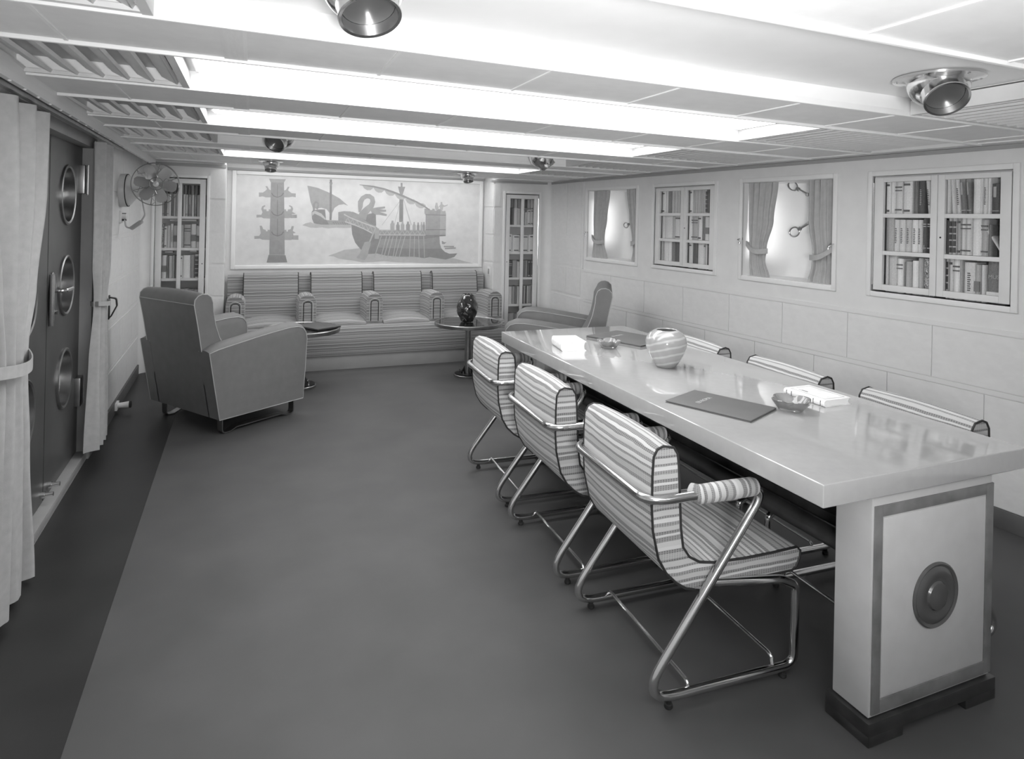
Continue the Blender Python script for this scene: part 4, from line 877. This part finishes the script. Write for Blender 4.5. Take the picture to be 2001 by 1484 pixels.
# ================================================================== dining table
TX0, TX1, TY0, TY1, TZ, TT = 1.4708, 2.3633, 1.3127, 3.7831, .8045, .0662
t = thing('dining_table', 'long pale polished dining table on two panelled pedestals', 'table', (1.967, 2.548, 0))
ox, oy = -1.967, -2.548
m = MB(); m.box(TX0+ox, TX1+ox, TY0+oy, TY1+oy, TZ-TT, TZ, .005, 3); m.done('table_top', 'table_top', t, angle=30)
def pedestal(yf, s):
    """yf: outer face; s=+1 body extends to +y"""
    x0, x1 = 1.702+ox, 2.245+ox; y0, y1 = yf+oy, yf+oy+s*.125
    lo, hi = min(y0, y1), max(y0, y1)
    m = MB(); m.box(x0, x1, lo, hi, .075, TZ-TT, .003); p = m.done('pedestal', 'table_body', t)
    m = MB(); m.box(x0-.014, x1+.014, lo-.014, hi+.014, .028, .070, .004); m.box(x0+.004, x1-.004, lo+.004, hi-.004, .06, .08)
    m.box(x0-.014, x0+.13, lo-.014, hi+.014, 0, .034, .003); m.box(x1-.13, x1+.014, lo-.014, hi+.014, 0, .034, .003); m.done('plinth', 'dark_wood', p)
    o = y0-s*.004; a, b, c, d = x0+.008, x1+.004, .082, .696; fw = .034
    for nm, q in (('frame_stile', (a, a+fw, c, d)), ('frame_stile', (b-fw, b, c, d)), ('frame_rail', (a+fw, b-fw, d-fw, d)), ('frame_rail', (a+fw, b-fw, c, c+fw+.006))):
        m = MB(); m.box(q[0], q[1], min(o, y0+s*.004), max(o, y0+s*.004), q[2], q[3], .0015); m.done(nm, 'frame_wood', p)
    m = MB(); e = y0-s*.003; m.box(a+fw+.004, b-fw-.004, min(e, y0+s*.004), max(e, y0+s*.004), c+fw+.010, d-fw-.004, .003); m.done('panel', 'table_body', p)
    cxm, czm = 1.977+ox, .386
    m = MB(); m.lathe([(.100, -.002), (.101, .004), (.096, .008), (.088, .004), (.078, .010), (.066, .012), (.055, .007), (.045, .007), (.041, .013), (.022, .018), (0, .019)], 48, (cxm, y0-s*.003, czm), (0, -s, 0)); m.done('medallion', 'medallion_metal', p)
pedestal(TY0+.033, 1); pedestal(TY1-.033, -1)
for x, z0, z1 in ((1.80, .455, .525), (2.13, .455, .525)):
    m = MB(); m.tube([(x+ox, TY0+.16+oy, (z0+z1)/2), (x+ox, TY1-.16+oy, (z0+z1)/2)], .034, 20); m.done('stretcher_rail', 'dark_wood', t)
m = MB(); m.box(1.86+ox, 2.07+ox, TY0+.15+oy, TY1-.15+oy, .46, .53, .004); m.done('stretcher_board', 'dark_wood', t)
m = MB(); m.box(1.74+ox, 2.19+ox, TY0+.15+oy, TY1-.15+oy, .665, TZ-TT, .003); m.done('under_frame', 'dark_wood', t)

# ================================================================== dining chairs
def chair_parts():
    t = thing('dining_chair', 'x', 'chair')
    H = .27
    side = [(.085, .318), (.445, .332), (.492, .30), (.490, .034), (-.108, .034), (.368, .655), (-.088, .652)]
    def path(s): return [Vector((x, s*H, z)) for x, z in side]
    L = path(1); Rr = path(-1)
    L[-1] = Vector((-.088, H, .652)); Rr[-1] = Vector((-.088, -H, .652))
    pts = [Vector((.12, .225, .345))] + L[1:] + Rr[::-1][:-1] + [Vector((.12, -.225, .345))]
    pts[1] = Vector((.43, H, .330)); pts[-2] = Vector((.43, -H, .330))
    rad = [0, .045, .05, .05, .04, .035, .045, .07, .07, .045, .035, .04, .05, .05, .045, 0]
    rad = [0] + [.05, .03, .045, .068, .045, .075] + [.075, .045, .068, .045, .03, .05] + [0]
    m = MB(); m.tube(fillet(pts, rad[:len(pts)], 8), .0148, 14); m.done('tube_frame', 'chrome', t)
    for s in (-1, 1):
        m = MB(); m.tube([(.085, s*H*.9, .655), (.10, s*H, .655), (.20, s*H, .6555), (.30, s*H, .656), (.315, s*H, .655)], [.027, .030, .031, .030, .026], 16)
        m.done('arm_pad', 'chair_fabric', t)
        for x in (.0, .445):
            m = MB(); m.lathe([(.012, 0), (.014, .003), (.013, .012), (.009, .014), (.009, .026)], 12, (x, s*H, 0)); m.done('foot', 'rubber', t)
        m = MB(); m.strap([(.11, s*.235, .340), (.14, s*(H-.012), .346)], (.015, 0, 0), .006); m.done('seat_bracket', 'chrome', t)
    for x, zt in ((.075, .060), (.405, .075)):
        m = MB(); m.tube(fillet([(x, -H, .036), (x, -H+.012, zt), (x, H-.012, zt), (x, H, .036)], .022), .0062, 8); m.done('cross_rod', 'chrome', t)
    out = [(-.020, .811), (-.042, .803), (-.055, .78), (-.058, .72), (-.058, .62), (-.052, .545), (-.030, .455), (.0, .405), (.038, .368), (.075, .345), (.12, .333), (.30, .332), (.500, .335), (.518, .345), (.533, .375), (.535, .398), (.520, .412), (.42, .408), (.30, .407), (.18, .412), (.125, .422), (.085, .445), (.060, .48), (.050, .545), (.043, .66), (.038, .74), (.033, .78), (.018, .803)]
    W = .243; sl = [-W, -W+.012, -.12, 0, .12, W-.012, W]
    n = len(out)
    def bul(i, q):
        e = 1-(q/W)**2; 
        if 16 < i < 22: return (0, .012*e)
        if i >= 23 or i in (0,): return (.006*e if i > 22 else 0, .008*e if i in (0, 27) else 0)
        if 2 <= i <= 6: return (-.012*e, 0)
        return (0, .010*e) if i == 1 else (0, 0)
    m = MB(); m.prism(out, lambda a, b, q: (a, q, b), sl, bul)
    # gussets: stripes level on the side faces
    for f in m.bm.faces:
        if len(f.verts) > 6:
            for l in f.loops: l[m.uv].uv = (l.vert.co.x, l.vert.co.z)
    cu = m.done('cushion', 'chair_fabric', t, angle=60)
    for s in (-1, 1):
        m = MB(); m.tube([(a, s*(W+.001), b) for a, b in out], .0042, 6, closed=True); m.done('piping', 'piping_dark', cu)
    return t
ch = chair_parts()
spots = [((1.248, 1.940), -2.5, 'striped tubular dining chair with arms, nearest the camera'),
         ((1.258, 2.664), -1.5, 'striped tubular dining chair, middle of the three facing the camera side'),
         ((1.288, 3.413), -2.5, 'striped tubular dining chair nearest the sofa, near side of the table'),
         ((2.500, 1.787), 177.5, 'nearest chair back showing beyond the table, against the window wall'),
         ((2.498, 2.472), 177.5, 'middle chair back showing beyond the table, against the window wall'),
         ((2.498, 3.172), 177.5, 'farthest chair back beyond the table, behind the round glass vase')]
for i, ((x, y), a, lab) in enumerate(spots):
    c = ch if i == 0 else copy_tree(ch)
    c.location = (x, y, 0); c.rotation_euler = (0, 0, R(a)); c['label'] = lab; c['group'] = 'dining chairs round the long table'

# ================================================================== armchairs
def armchair_parts():
    t = thing('leather_armchair', 'x', 'armchair'); Wd = .86; aw = .125
    arm = [(0, .12), (-.042, .35), (-.083, .582), (-.02, .598), (.09, .615), (.266, .640), (.43, .660), (.56, .672), (.63, .670), (.675, .655), (.705, .622), (.716, .57), (.705, .35), (.690, .12)]
    for s in (0, 1):
        t0 = 0 if s == 0 else Wd-aw
        sl = [t0, t0+.006, t0+.03, t0+aw/2, t0+aw-.03, t0+aw-.006, t0+aw]
        crown = [0, .008, .026, .034, .026, .008, 0]
        def bul(i, q):
            k = crown[min(range(7), key=lambda j: abs(sl[j]-q))]
            return (0, k) if 3 <= i <= 8 else ((k*.6, k*.6) if i in (9, 10) else ((k*.4, 0) if i in (11, 12) else ((0, k*.4) if i == 2 else (0, 0))))
        m = MB(); m.prism(arm, lambda a, b, q: (a, q, b), sl, bul); ar = m.done('arm', 'leather', t, angle=45)
        for q in (sl[0], sl[-1]):
            outer = (s == 0 and q == sl[0]) or (s == 1 and q == sl[-1])
            m = MB(); m.tube([(a, q, b) for a, b in (arm if outer else arm[2:13])], .0032, 6, closed=outer); m.done('piping', 'piping_light', ar)
    base = [(0.0, .12), (-.042, .35), (-.080, .578), (.0, .585), (.06, .36), (.68, .36), (.685, .12)]
    m = MB(); m.prism(base, lambda a, b, q: (a, q, b), [aw-.01, Wd-aw+.01]); m.done('body', 'leather', t, angle=30)
    m = MB(); sc = [(.02, .35), (.02, .45), (.10, .465), (.60, .472), (.69, .46), (.725, .43), (.725, .37), (.70, .35)]
    b0, b1 = aw+.004, Wd-aw-.004
    m.prism(sc, lambda a, b, q: (a, q, b), [b0+(b1-b0)*i/6 for i in range(7)], lambda i, q: (0, .02*sin(pi*(q-b0)/(b1-b0)) if i in (2, 3, 4) else 0)); m.done('seat_cushion', 'leather', t, angle=50)
    bk = [(.0, .36), (-.055, .50), (-.083, .585), (-.112, .75), (-.142, .90), (-.138, .935), (-.115, .960), (-.085, .970), (-.050, .966), (-.022, .945), (-.008, .905), (-.004, .85), (.015, .75), (.045, .665), (.090, .58), (.13, .50), (.15, .43), (.13, .36)]
    k0, k1 = .090, Wd-.090
    m = MB(); m.prism(bk, lambda a, b, q: (a, q, b), [k0, k0+.008, .25, Wd/2, Wd-.25, k1-.008, k1], lambda i, q: ((.02*(1-((q-Wd/2)/.34)**2) if 10 <= i <= 16 else 0), (.012*(1-((q-Wd/2)/.34)**2) if 5 <= i <= 9 else 0))); b = m.done('backrest', 'leather', t, angle=45)
    for q in (k0, k1):
        m = MB(); m.tube([(a, q, z) for a, z in bk[2:17]], .0032, 6); m.done('piping', 'piping_light', b)
    m = MB(); m.tube([(-.143, k0+(k1-k0)*i/6, 0.902) for i in range(7)], .003, 6); m.done('piping', 'piping_light', b)
    for q in (.085, Wd-.085):
        m = MB(); m.strap(fillet([(.06, q, .125), (.06, q, .006), (.12, q, .006), (.17, q, .024), (.54, q, .024), (.59, q, .006), (.65, q, .006), (.65, q, .125)], [0, .035, .03, .03, .03, .03, .035, 0], 5), (0, .028, 0), .007); m.done('sled_leg', 'strap_metal', t)
    return t
ac = armchair_parts(); ac.location = (-.180, 4.727, 0); ac.rotation_euler = (0, 0, R(35.5)); ac['label'] = 'dark leather armchair seen from behind, beside the metal door'; ac['group'] = 'leather armchairs'
a2 = copy_tree(ac); a2.location = (2.965, 5.235, 0); a2.rotation_euler = (0, 0, R(150)); a2['label'] = 'dark leather armchair seen side-on beyond the far end of the table'

# ================================================================== round side tables
def side_table():
    t = thing('round_side_table', 'x', 'table'); r = .322
    m = MB(); m.lathe([(0, .508), (r-.006, .508), (r-.006, .519), (0, .519)], 64, cap=False); m.done('table_top', 'table_glass', t, angle=30)
    m = MB(); m.lathe([(r-.010, .490), (r+.002, .488), (r+.004, .494), (r+.004, .518), (r, .523), (r-.006, .523), (r-.010, .518), (r-.010, .490)], 64, cap=False); m.done('metal_rim', 'satin_metal', t, angle=30)
    m = MB(); m.lathe([(0, .487), (.10, .487), (.10, .508), (0, .508)], 32, cap=False); m.done('top_plate', 'dark_metal', t, angle=30)
    m = MB(); m.lathe([(.033, .02), (.033, .49)], 28); m.done('post', 'satin_metal', t, angle=30)
    m = MB(); m.lathe([(0, 0), (.128, 0), (.130, .005), (.130, .018), (.126, .022), (.05, .026), (0, .026)], 44, cap=False); b = m.done('base', 'satin_metal', t, angle=30)
    m = MB(); m.lathe([(.030, .026), (.122, .0265), (.122, .029), (.030, .029)], 44, cap=False); m.done('base_plate', 'dark_metal', b, angle=30)
    for k in range(4):
        a = pi/4+k*pi/2; m = MB(); m.lathe([(.008, .026), (.008, .036), (.004, .037), (.004, .054), (0, .056)], 10, (.088*cos(a), .088*sin(a), 0)); m.done('bolt', 'chrome', b)
        m = MB(); w_ = Vector((-sin(a), cos(a), 0))*.003; m.prism([(.032, .028), (.068, .028), (.032, .10)], lambda p, z, q: (p*cos(a+pi/4)-sin(a+pi/4)*q, p*sin(a+pi/4)+cos(a+pi/4)*q, z), [-.003, .003]); m.done('gusset', 'dark_metal', b)
    return t
st = side_table(); st.location = (1.945, 5.88, 0); st['label'] = 'round metal-rimmed side table carrying the dark vase'; st['group'] = 'round side tables'
s2 = copy_tree(st); s2.location = (.418, 5.92, 0); s2['label'] = 'round metal-rimmed side table behind the left armchair with a folder'

# ================================================================== things on the tables
def folder(label, cx, cy, z, ang, L, Wd, th, matn, group, text=None, lie=0.):
    t = thing('leather_folder', label, 'folder', (cx, cy, z), ang, group)
    m = MB(); m.box(-L/2, L/2, -Wd/2, Wd/2, th*.62, th, .0012); m.done('front_cover', matn, t)
    m = MB(); m.box(-L/2, L/2, -Wd/2, Wd/2, 0, th*.38, .0012); m.done('back_cover', matn, t)
    m = MB(); m.box(-L/2+.004, L/2-.004, -Wd/2+.002, Wd/2-.004, th*.38, th*.62); m.done('pages', 'folder_dark', t)
    if text: lettering(text, .026, 'gilt', t, Matrix.Translation((-L*.20, 0, th+.0002)) @ Matrix.Rotation(R(90), 4, 'Z'))
g1 = 'leather folders'
# long axis towards the camera end, title across it
folder('grey leather folder with gilt title near the front of the dining table', 1.707, 2.016, TZ, math.atan2(-.91, .41), .345, .236, .009, 'folder_leather', g1, 'EB ROMA')
folder('dark leather folder with faint title at the far end of the table', 2.125, 3.345, TZ, math.atan2(-.93, .37), .40, .31, .009, 'folder_leather', g1, 'EB ROMA')
folder('thin dark folder lying on the left round side table', .55, 5.93, .5235, R(-58), .34, .25, .012, 'folder_dark', g1)
def closed_book(label, cx, cy, z, ang, w_, h_, th, label_bits):
    """lying book; spine on -x, cover up"""
    t = thing('book', label, 'book', (cx, cy, z), ang)
    n = 6; r = th/2
    pr = [(-w_/2+.004-.010*cos(R(-90+180*k/n)), r+r*sin(R(-90+180*k/n))) for k in range(n+1)] + [(w_/2, th), (w_/2, th-.003), (-w_/2+.006, th-.003), (-w_/2+.006, .003), (w_/2, .003), (w_/2, 0)]
    m = MB(); m.prism(pr, lambda a, b, q: (a, q, b), [-h_/2, h_/2]); m.done('cover', 'book_0', t, angle=40)
    pg = [(-w_/2+.006, .003)] + [(w_/2-.006-.006*sin(pi*k/6), .003+(th-.006)*k/6) for k in range(7)] + [(-w_/2+.006, th-.003)]
    m = MB(); m.prism(pg, lambda a, b, q: (a, q, b), [-h_/2+.003, h_/2-.003]); m.done('pages', 'paper', t, angle=40)
    for (a, b, c, d) in label_bits: piece('printed_rule', 'ink', t, a, b, c, d, th-.0003, th+.0004)
    return t
bw, bh = .138, .195
rules = lambda w_, h_, i, k: [(-w_/2+i, w_/2-i, -h_/2+i, -h_/2+i+k), (-w_/2+i, w_/2-i, h_/2-i-k, h_/2-i), (-w_/2+i, -w_/2+i+k, -h_/2+i, h_/2-i), (w_/2-i-k, w_/2-i, -h_/2+i, h_/2-i)]
closed_book('thick white book lying at the sofa end of the dining table', 1.655, 3.21, TZ, R(-10), bw, bh, .050, rules(bw, bh, .016, .0016) + [(-.02, .02, -.022, -.018), (-.015, .015, .018, .022)])
b2 = closed_book('white paperback beside the near ashtray on the dining table', 2.165, 1.975, TZ, R(1), .140, .205, .027, rules(.14, .205, .016, .0014) + [(-.03, -.026, .02, .05), (-.036, -.033, .015, .06)])
for y in (-.085, -.05, .06, .085): piece('spine_rule', 'ink', b2, -.0768, -.0735, y, y+.002, .004, .023)
def ashtray(label, x, y, ang, r):
    t = thing('glass_ashtray', label, 'ashtray', (x, y, TZ), ang, 'glass ashtrays')
    m = MB(); n = 48
    def rad(i): 
        a = 2*pi*i/n; return 1/(abs(cos(a))**4+abs(sin(a))**4)**.25
    notch = lambda i: .010*max(0, 1-abs(((i+n/8) % (n/4))-n/8)/2.2) if True else 0
    prof = [(0, 0), (.62, 0), (.70, .006), (1.0, .036), (1.03, .042), (.96, .044), (.86, .038), (.60, .016), (0, .014)]
    rings = []
    for q, z in prof:
        rings.append([m.bm.verts.new((q*r*rad(i)*cos(2*pi*i/n)*.85, q*r*rad(i)*sin(2*pi*i/n)*.85, z-(notch(i) if q > .8 and z > .03 else 0))) for i in range(n)])
    for a, b in zip(rings, rings[1:]):
        for i in range(n): m.face((a[i], a[(i+1) % n], b[(i+1) % n], b[i]))
    bmesh.ops.remove_doubles(m.bm, verts=m.bm.verts, dist=1e-5); m.done('bowl', 'ashtray_glass', t, angle=60)
    return t
ashtray('large cut-glass ashtray between folder and paperback', 1.945, 1.895, R(38), .078); ashtray('small cut-glass ashtray beside the thick white book', 1.875, 3.15, R(10), .066)
t = thing('glass_vase', 'round milky glass vase with spiral bands on the dining table', 'vase', (1.907, 2.655, TZ))
m = MB(); m.lathe([(0, 0), (.044, 0), (.052, .006), (.070, .035), (.089, .072), (.100, .105), (.101, .128), (.094, .150), (.080, .167), (.062, .178), (.052, .183), (.049, .179), (.058, .171), (.076, .160), (.090, .144), (.094, .126), (.093, .105), (.082, .072), (.063, .035), (.044, .012), (0, .010)], 56, cap=False); m.done('vase_body', 'vase_glass', t, angle=60)
t = thing('dark_vase', 'dark dimpled glass vase on the right round side table', 'vase', (1.930, 5.88, .5235))
m = MB(); n = 64; pr = [(.0, 0), (.052, 0), (.060, .010), (.080, .05), (.100, .10), (.104, .14), (.094, .18), (.074, .225), (.056, .255), (.044, .262), (.040, .255), (.06, .21), (.08, .15), (.07, .08), (0, .03)]
fine = []
for (a, b), (c, d) in zip(pr, pr[1:]):
    for k in range(4): fine.append((a+(c-a)*k/4, b+(d-b)*k/4))
fine.append(pr[-1]); m.lathe(fine, n, cap=False)
for v in m.bm.verts:
    a = math.atan2(v.co.y, v.co.x); q = math.hypot(v.co.x, v.co.y)
    if q > .03: s = 1+.075*sin(4*a+9*v.co.z*3)*sin(46*v.co.z+1.5*a); v.co.x *= s; v.co.y *= s
m.done('vase_body', 'vase_glass_dark', t, angle=80)

# ================================================================== ceiling vents (swivelling ball nozzles)
def vent(label, x, y, zrel, r, aim, group='ball nozzle ceiling vents'):
    z = ZS(x)+zrel; t = thing('ceiling_vent', label, 'vent', (x, y, z), 0, group)
    m = MB(); m.lathe([(r*.55, .002), (r, .002), (r*1.0, -.006), (r*.9, -.010), (r*.72, -.014), (r*.66, -.022), (r*.60, -.012)], 48, cap=False); fl = m.done('flange', 'chrome', t, angle=50)
    for k in range(6):
        a = k*pi/3+.3; m = MB(); m.lathe([(.006, -.006), (.005, -.011), (0, -.013)], 8, (r*.9*cos(a), r*.9*sin(a), 0)); m.done('screw', 'chrome', fl)
    c = Vector((0, 0, -.012)); rb = r*.70; d = Vector(aim).normalized()
    prof = [(rb*cos(R(e)), rb*sin(R(e))) for e in range(-60, 48, 8)]
    m = MB(); m.lathe([(max(q, 1e-4), z_) for q, z_ in prof], 40, c, d, cap=False); ball = m.done('ball', 'chrome', t, angle=60)
    rn = rb*.70; z0 = rb*.66
    m = MB(); m.lathe([(rb*.74, z0), (rn, z0+.012), (rn, rb*1.02), (rn*1.04, rb*1.04), (rn*1.02, rb*1.08), (rn*.92, rb*1.06), (rn*.88, z0)], 40, c, d, cap=False); m.done('nozzle', 'chrome', t, angle=50)
    m = MB(); m.lathe([(0, z0+.01), (rn*.88, z0+.01), (rn*.88, z0+.004), (0, z0+.004)], 30, c, d, cap=False); m.done('throat', 'throat_metal', ball, angle=50)
vent('large chrome ball vent at the top edge of the view', .215, 1.44, .056, .135, (.12, -.45, -1))
vent('large chrome ball vent over the near end of the table', 2.15, 1.485, .056, .135, (-.42, -.62, -.8))
vent('chrome ball vent in the middle ceiling bay, on the left', .16, 4.50, .056, .135, (-.45, -.75, -.75))
vent('chrome ball vent in the middle ceiling bay, on the right', 2.09, 4.60, .056, .135, (.65, -.05, -.9))
vent('small chrome ball vent above the column of the mural', .142, 6.16, -.002, .105, (-.05, -.35, -1))
vent('small chrome ball vent above the right end of the mural', 2.01, 6.21, -.002, .105, (.03, -.35, -1))

# ================================================================== wall fan
def fan():
    bx, by, bz = LX+LS*5.62, 5.62, 1.672
    t = thing('wall_fan', 'pale electric fan with a wire guard on the left wall', 'fan', (bx, by, bz))
    m = MB(); m.lathe([(0, 0), (.124, 0), (.127, .045), (.123, .052), (.118, .052), (.118, .058), (.112, .068), (.088, .088), (.058, .112), (.036, .145), (.029, .20), (.026, .22), (0, .22)], 40, (0, 0, 0), (1, -.05, .02), cap=False); wbs = m.done('wall_base', 'fan_paint', t, angle=50)
    m = MB(); m.lathe([(.1185, .0525), (.1245, .0525), (.1245, .0575), (.1185, .0575)], 40, (0, 0, 0), (1, -.05, .02), cap=False); m.done('vent_slot', 'rubber', wbs)
    c = Vector((.262, -.20, .048)); d = Vector((.20, -.97, .02)).normalized()
    m = MB(); m.tube([(.20, -.01, .004), (.245, -.03, .02), c+(-d)*.11], [.018, .018, .022], 12); m.done('swivel_arm', 'dark_metal', t)
    m = MB(); m.lathe([(0, -.15), (.035, -.145), (.052, -.12), (.055, -.06), (.045, -.035), (.014, -.03), (.012, .01), (.020, .012), (.020, .025), (0, .032)], 28, c, d, cap=False); m.done('motor', 'fan_paint', t, angle=50)
    q = Vector((0, 0, 1)).rotation_difference(d).to_matrix()
    def L(x, y, z=0.): return c + q @ Vector((x, y, z))
    # pick in-plane axes: right as seen from the front, and up
    up = (Vector((0, 0, 1)) - d*d.z).normalized(); rt = up.cross(d)
    def Pn(r, a, z=0.): return c + (rt*cos(a)+up*sin(a))*r + d*z
    for k in range(6):
        a = R(52+60*k); m = MB(); rows = []
        for i in range(9):
            s = i/8; r = .018+.124*s; hw = (.014+.060*math.sin(pi*(.10+.62*s))**1.1)*(1 if i < 8 else .6)*.52
            tw = .040*(1-.4*s)
            rows.append([Pn(math.hypot(r, o), a+math.atan2(o, r), tw*o/.04*.6) for o in (-hw, -hw*.4, hw*.4, hw)])
        for th in (0, 1):
            g = [[m.bm.verts.new(p+d*(.0012*th)) for p in r_] for r_ in rows]
            for i in range(8):
                for j in range(3): m.face((g[i][j], g[i][j+1], g[i+1][j+1], g[i+1][j]))
        m.done('blade', 'fan_blade', t, angle=70)
    for nm, r, z, th in (('guard_ring', .158, .012, .0028), ('guard_ring', .046, .055, .0028), ('guard_ring', .158, -.030, .0022)):
        m = MB(); m.tube([Pn(r, 2*pi*i/48, z) for i in range(48)], th, 8, closed=True); m.done(nm, 'strap_metal', t)
    for k in range(6):
        a = R(20+60*k); m = MB(); m.tube([Pn(.046, a, .055), Pn(.075, a+.22, .058), Pn(.105, a-.12, .050), Pn(.135, a+.16, .035), Pn(.158, a, .012), Pn(.158, a, -.03), Pn(.05, a, -.09)], .0022, 6); m.done('guard_wire', 'strap_metal', t)
    m = MB(); m.tube([Pn(.03, R(70), -.09), Pn(.09, R(85), -.10), Pn(.09, R(110), -.12), Pn(.04, R(125), -.11)], .005, 8); m.done('carry_handle', 'dark_metal', t)
    # flex from the fan to the wall socket
    o = thing('fan_socket', 'pale electric socket on the wall below the fan', 'outlet', (LX+LS*5.60, 5.60, 1.47))
    m = MB(); m.box(0, .022, -.035, .035, -.045, .045, .006); m.lathe([(.024, 0), (.024, .03), (.018, .034), (0, .034)], 20, (.02, 0, .005), (1, 0, 0)); m.done('socket_body', 'fan_paint', o)
    m = MB(); m.box(.02, .05, -.014, .014, -.030, .030, .005); m.done('plug', 'dark_metal', o)
    m = MB(); path = fillet([(.04, -.01, -.02), (.05, -.02, -.075), (.09, -.05, -.085), (.15, -.10, -.05), (.19, -.12, .02), (.17, -.09, .10), (.15, -.06, .17)], .03, 8)
    coil = []
    for i, p in enumerate(path):
        coil.append(p)
    m.tube(coil, .006, 8); cb = m.done('cable', 'cable', o)
    m = MB(); hp = []
    for i in range(140):
        k = i/139; a = Vector((.09, -.05, -.085)); b = Vector((.165, -.105, -.03)); p = a+(b-a)*k; ax = (b-a).normalized(); n1 = ax.orthogonal().normalized(); n2 = ax.cross(n1); ph = k*2*pi*11
        hp.append(p+(n1*cos(ph)+n2*sin(ph))*.013)
    m.tube(hp, .0035, 6); m.done('coiled_flex', 'cable', cb)
fan()

# ================================================================== curtains of the doorway
t = drape('door_curtain', 'long pale curtain tied back at the left of the metal door', [(1.915, 2.30, 3.235), (1.60, 2.36, 3.225), (1.20, 2.50, 3.13), (.985, 2.60, 3.055), (.92, 2.60, 3.06), (.55, 2.52, 3.13), (.03, 2.42, 3.20)], 5, -.055, .034, 'curtain_cloth', (LX, 0, 0), AL)
tieback(t, (2.56, 0, .975), (3.065, 0, .95), 'curtain_cloth', .065, -.055, .02, .022)
m = MB(); m.strap([(x, -.085, 1.946) for x in (2.2, 2.8, 3.3, 4.0, 5.15)], (0, 0, .017), .006); rail = tag(m.done('curtain_rail', 'satin_metal'), 'slim metal rail carrying the two door curtains', 'rail'); rail.location = (LX, 0, 0); rail.rotation_euler = (0, 0, AL)
t = drape('door_curtain', 'pale curtain tied back between the metal door and the fan', [(1.925, 4.45, 4.76), (1.60, 4.46, 4.75), (1.20, 4.47, 4.74), (.975, 4.52, 4.69), (.92, 4.52, 4.69), (.62, 4.47, 4.74), (.085, 4.43, 4.79)], 4, -.056, .030, 'curtain_cloth', (LX, 0, 0), AL)
tieback(t, (4.505, 0, .955), (4.70, 0, .955), 'curtain_cloth', .045, -.056, .008, .014)
t = thing('tieback_bracket', 'dark polished tieback bracket on the wall beside the right door curtain', 'bracket', (LX, 0, 0), AL)
m = MB(); m.box(5.20, 5.235, -.012, .0, .755, .925, .004); m.done('back_plate', 'dark_metal', t)
m = MB(); m.strap(fillet([(5.218, -.006, .91), (5.218, -.05, .90), (5.218, -.055, .85), (5.218, -.02, .775), (5.218, -.006, .765)], .015), (.016, 0, 0), .008); m.done('hook', 'dark_metal', t)
t = thing('door_stop', 'pale metal door stop low on the wall past the right curtain', 'door stop', (LX, 0, 0), AL)
m = MB(); m.box(5.50, 5.60, -.03, .0, .03, .085, .004); m.tube([(5.55, -.02, .058), (5.55, -.10, .060)], [.018, .024], 12); m.done('arm', 'trim_paint', t)
m = MB(); m.lathe([(.025, 0), (.026, .012), (.02, .016), (0, .016)], 16, (5.55, -.10, .060), (0, -1, 0)); m.done('buffer', 'rubber', t)
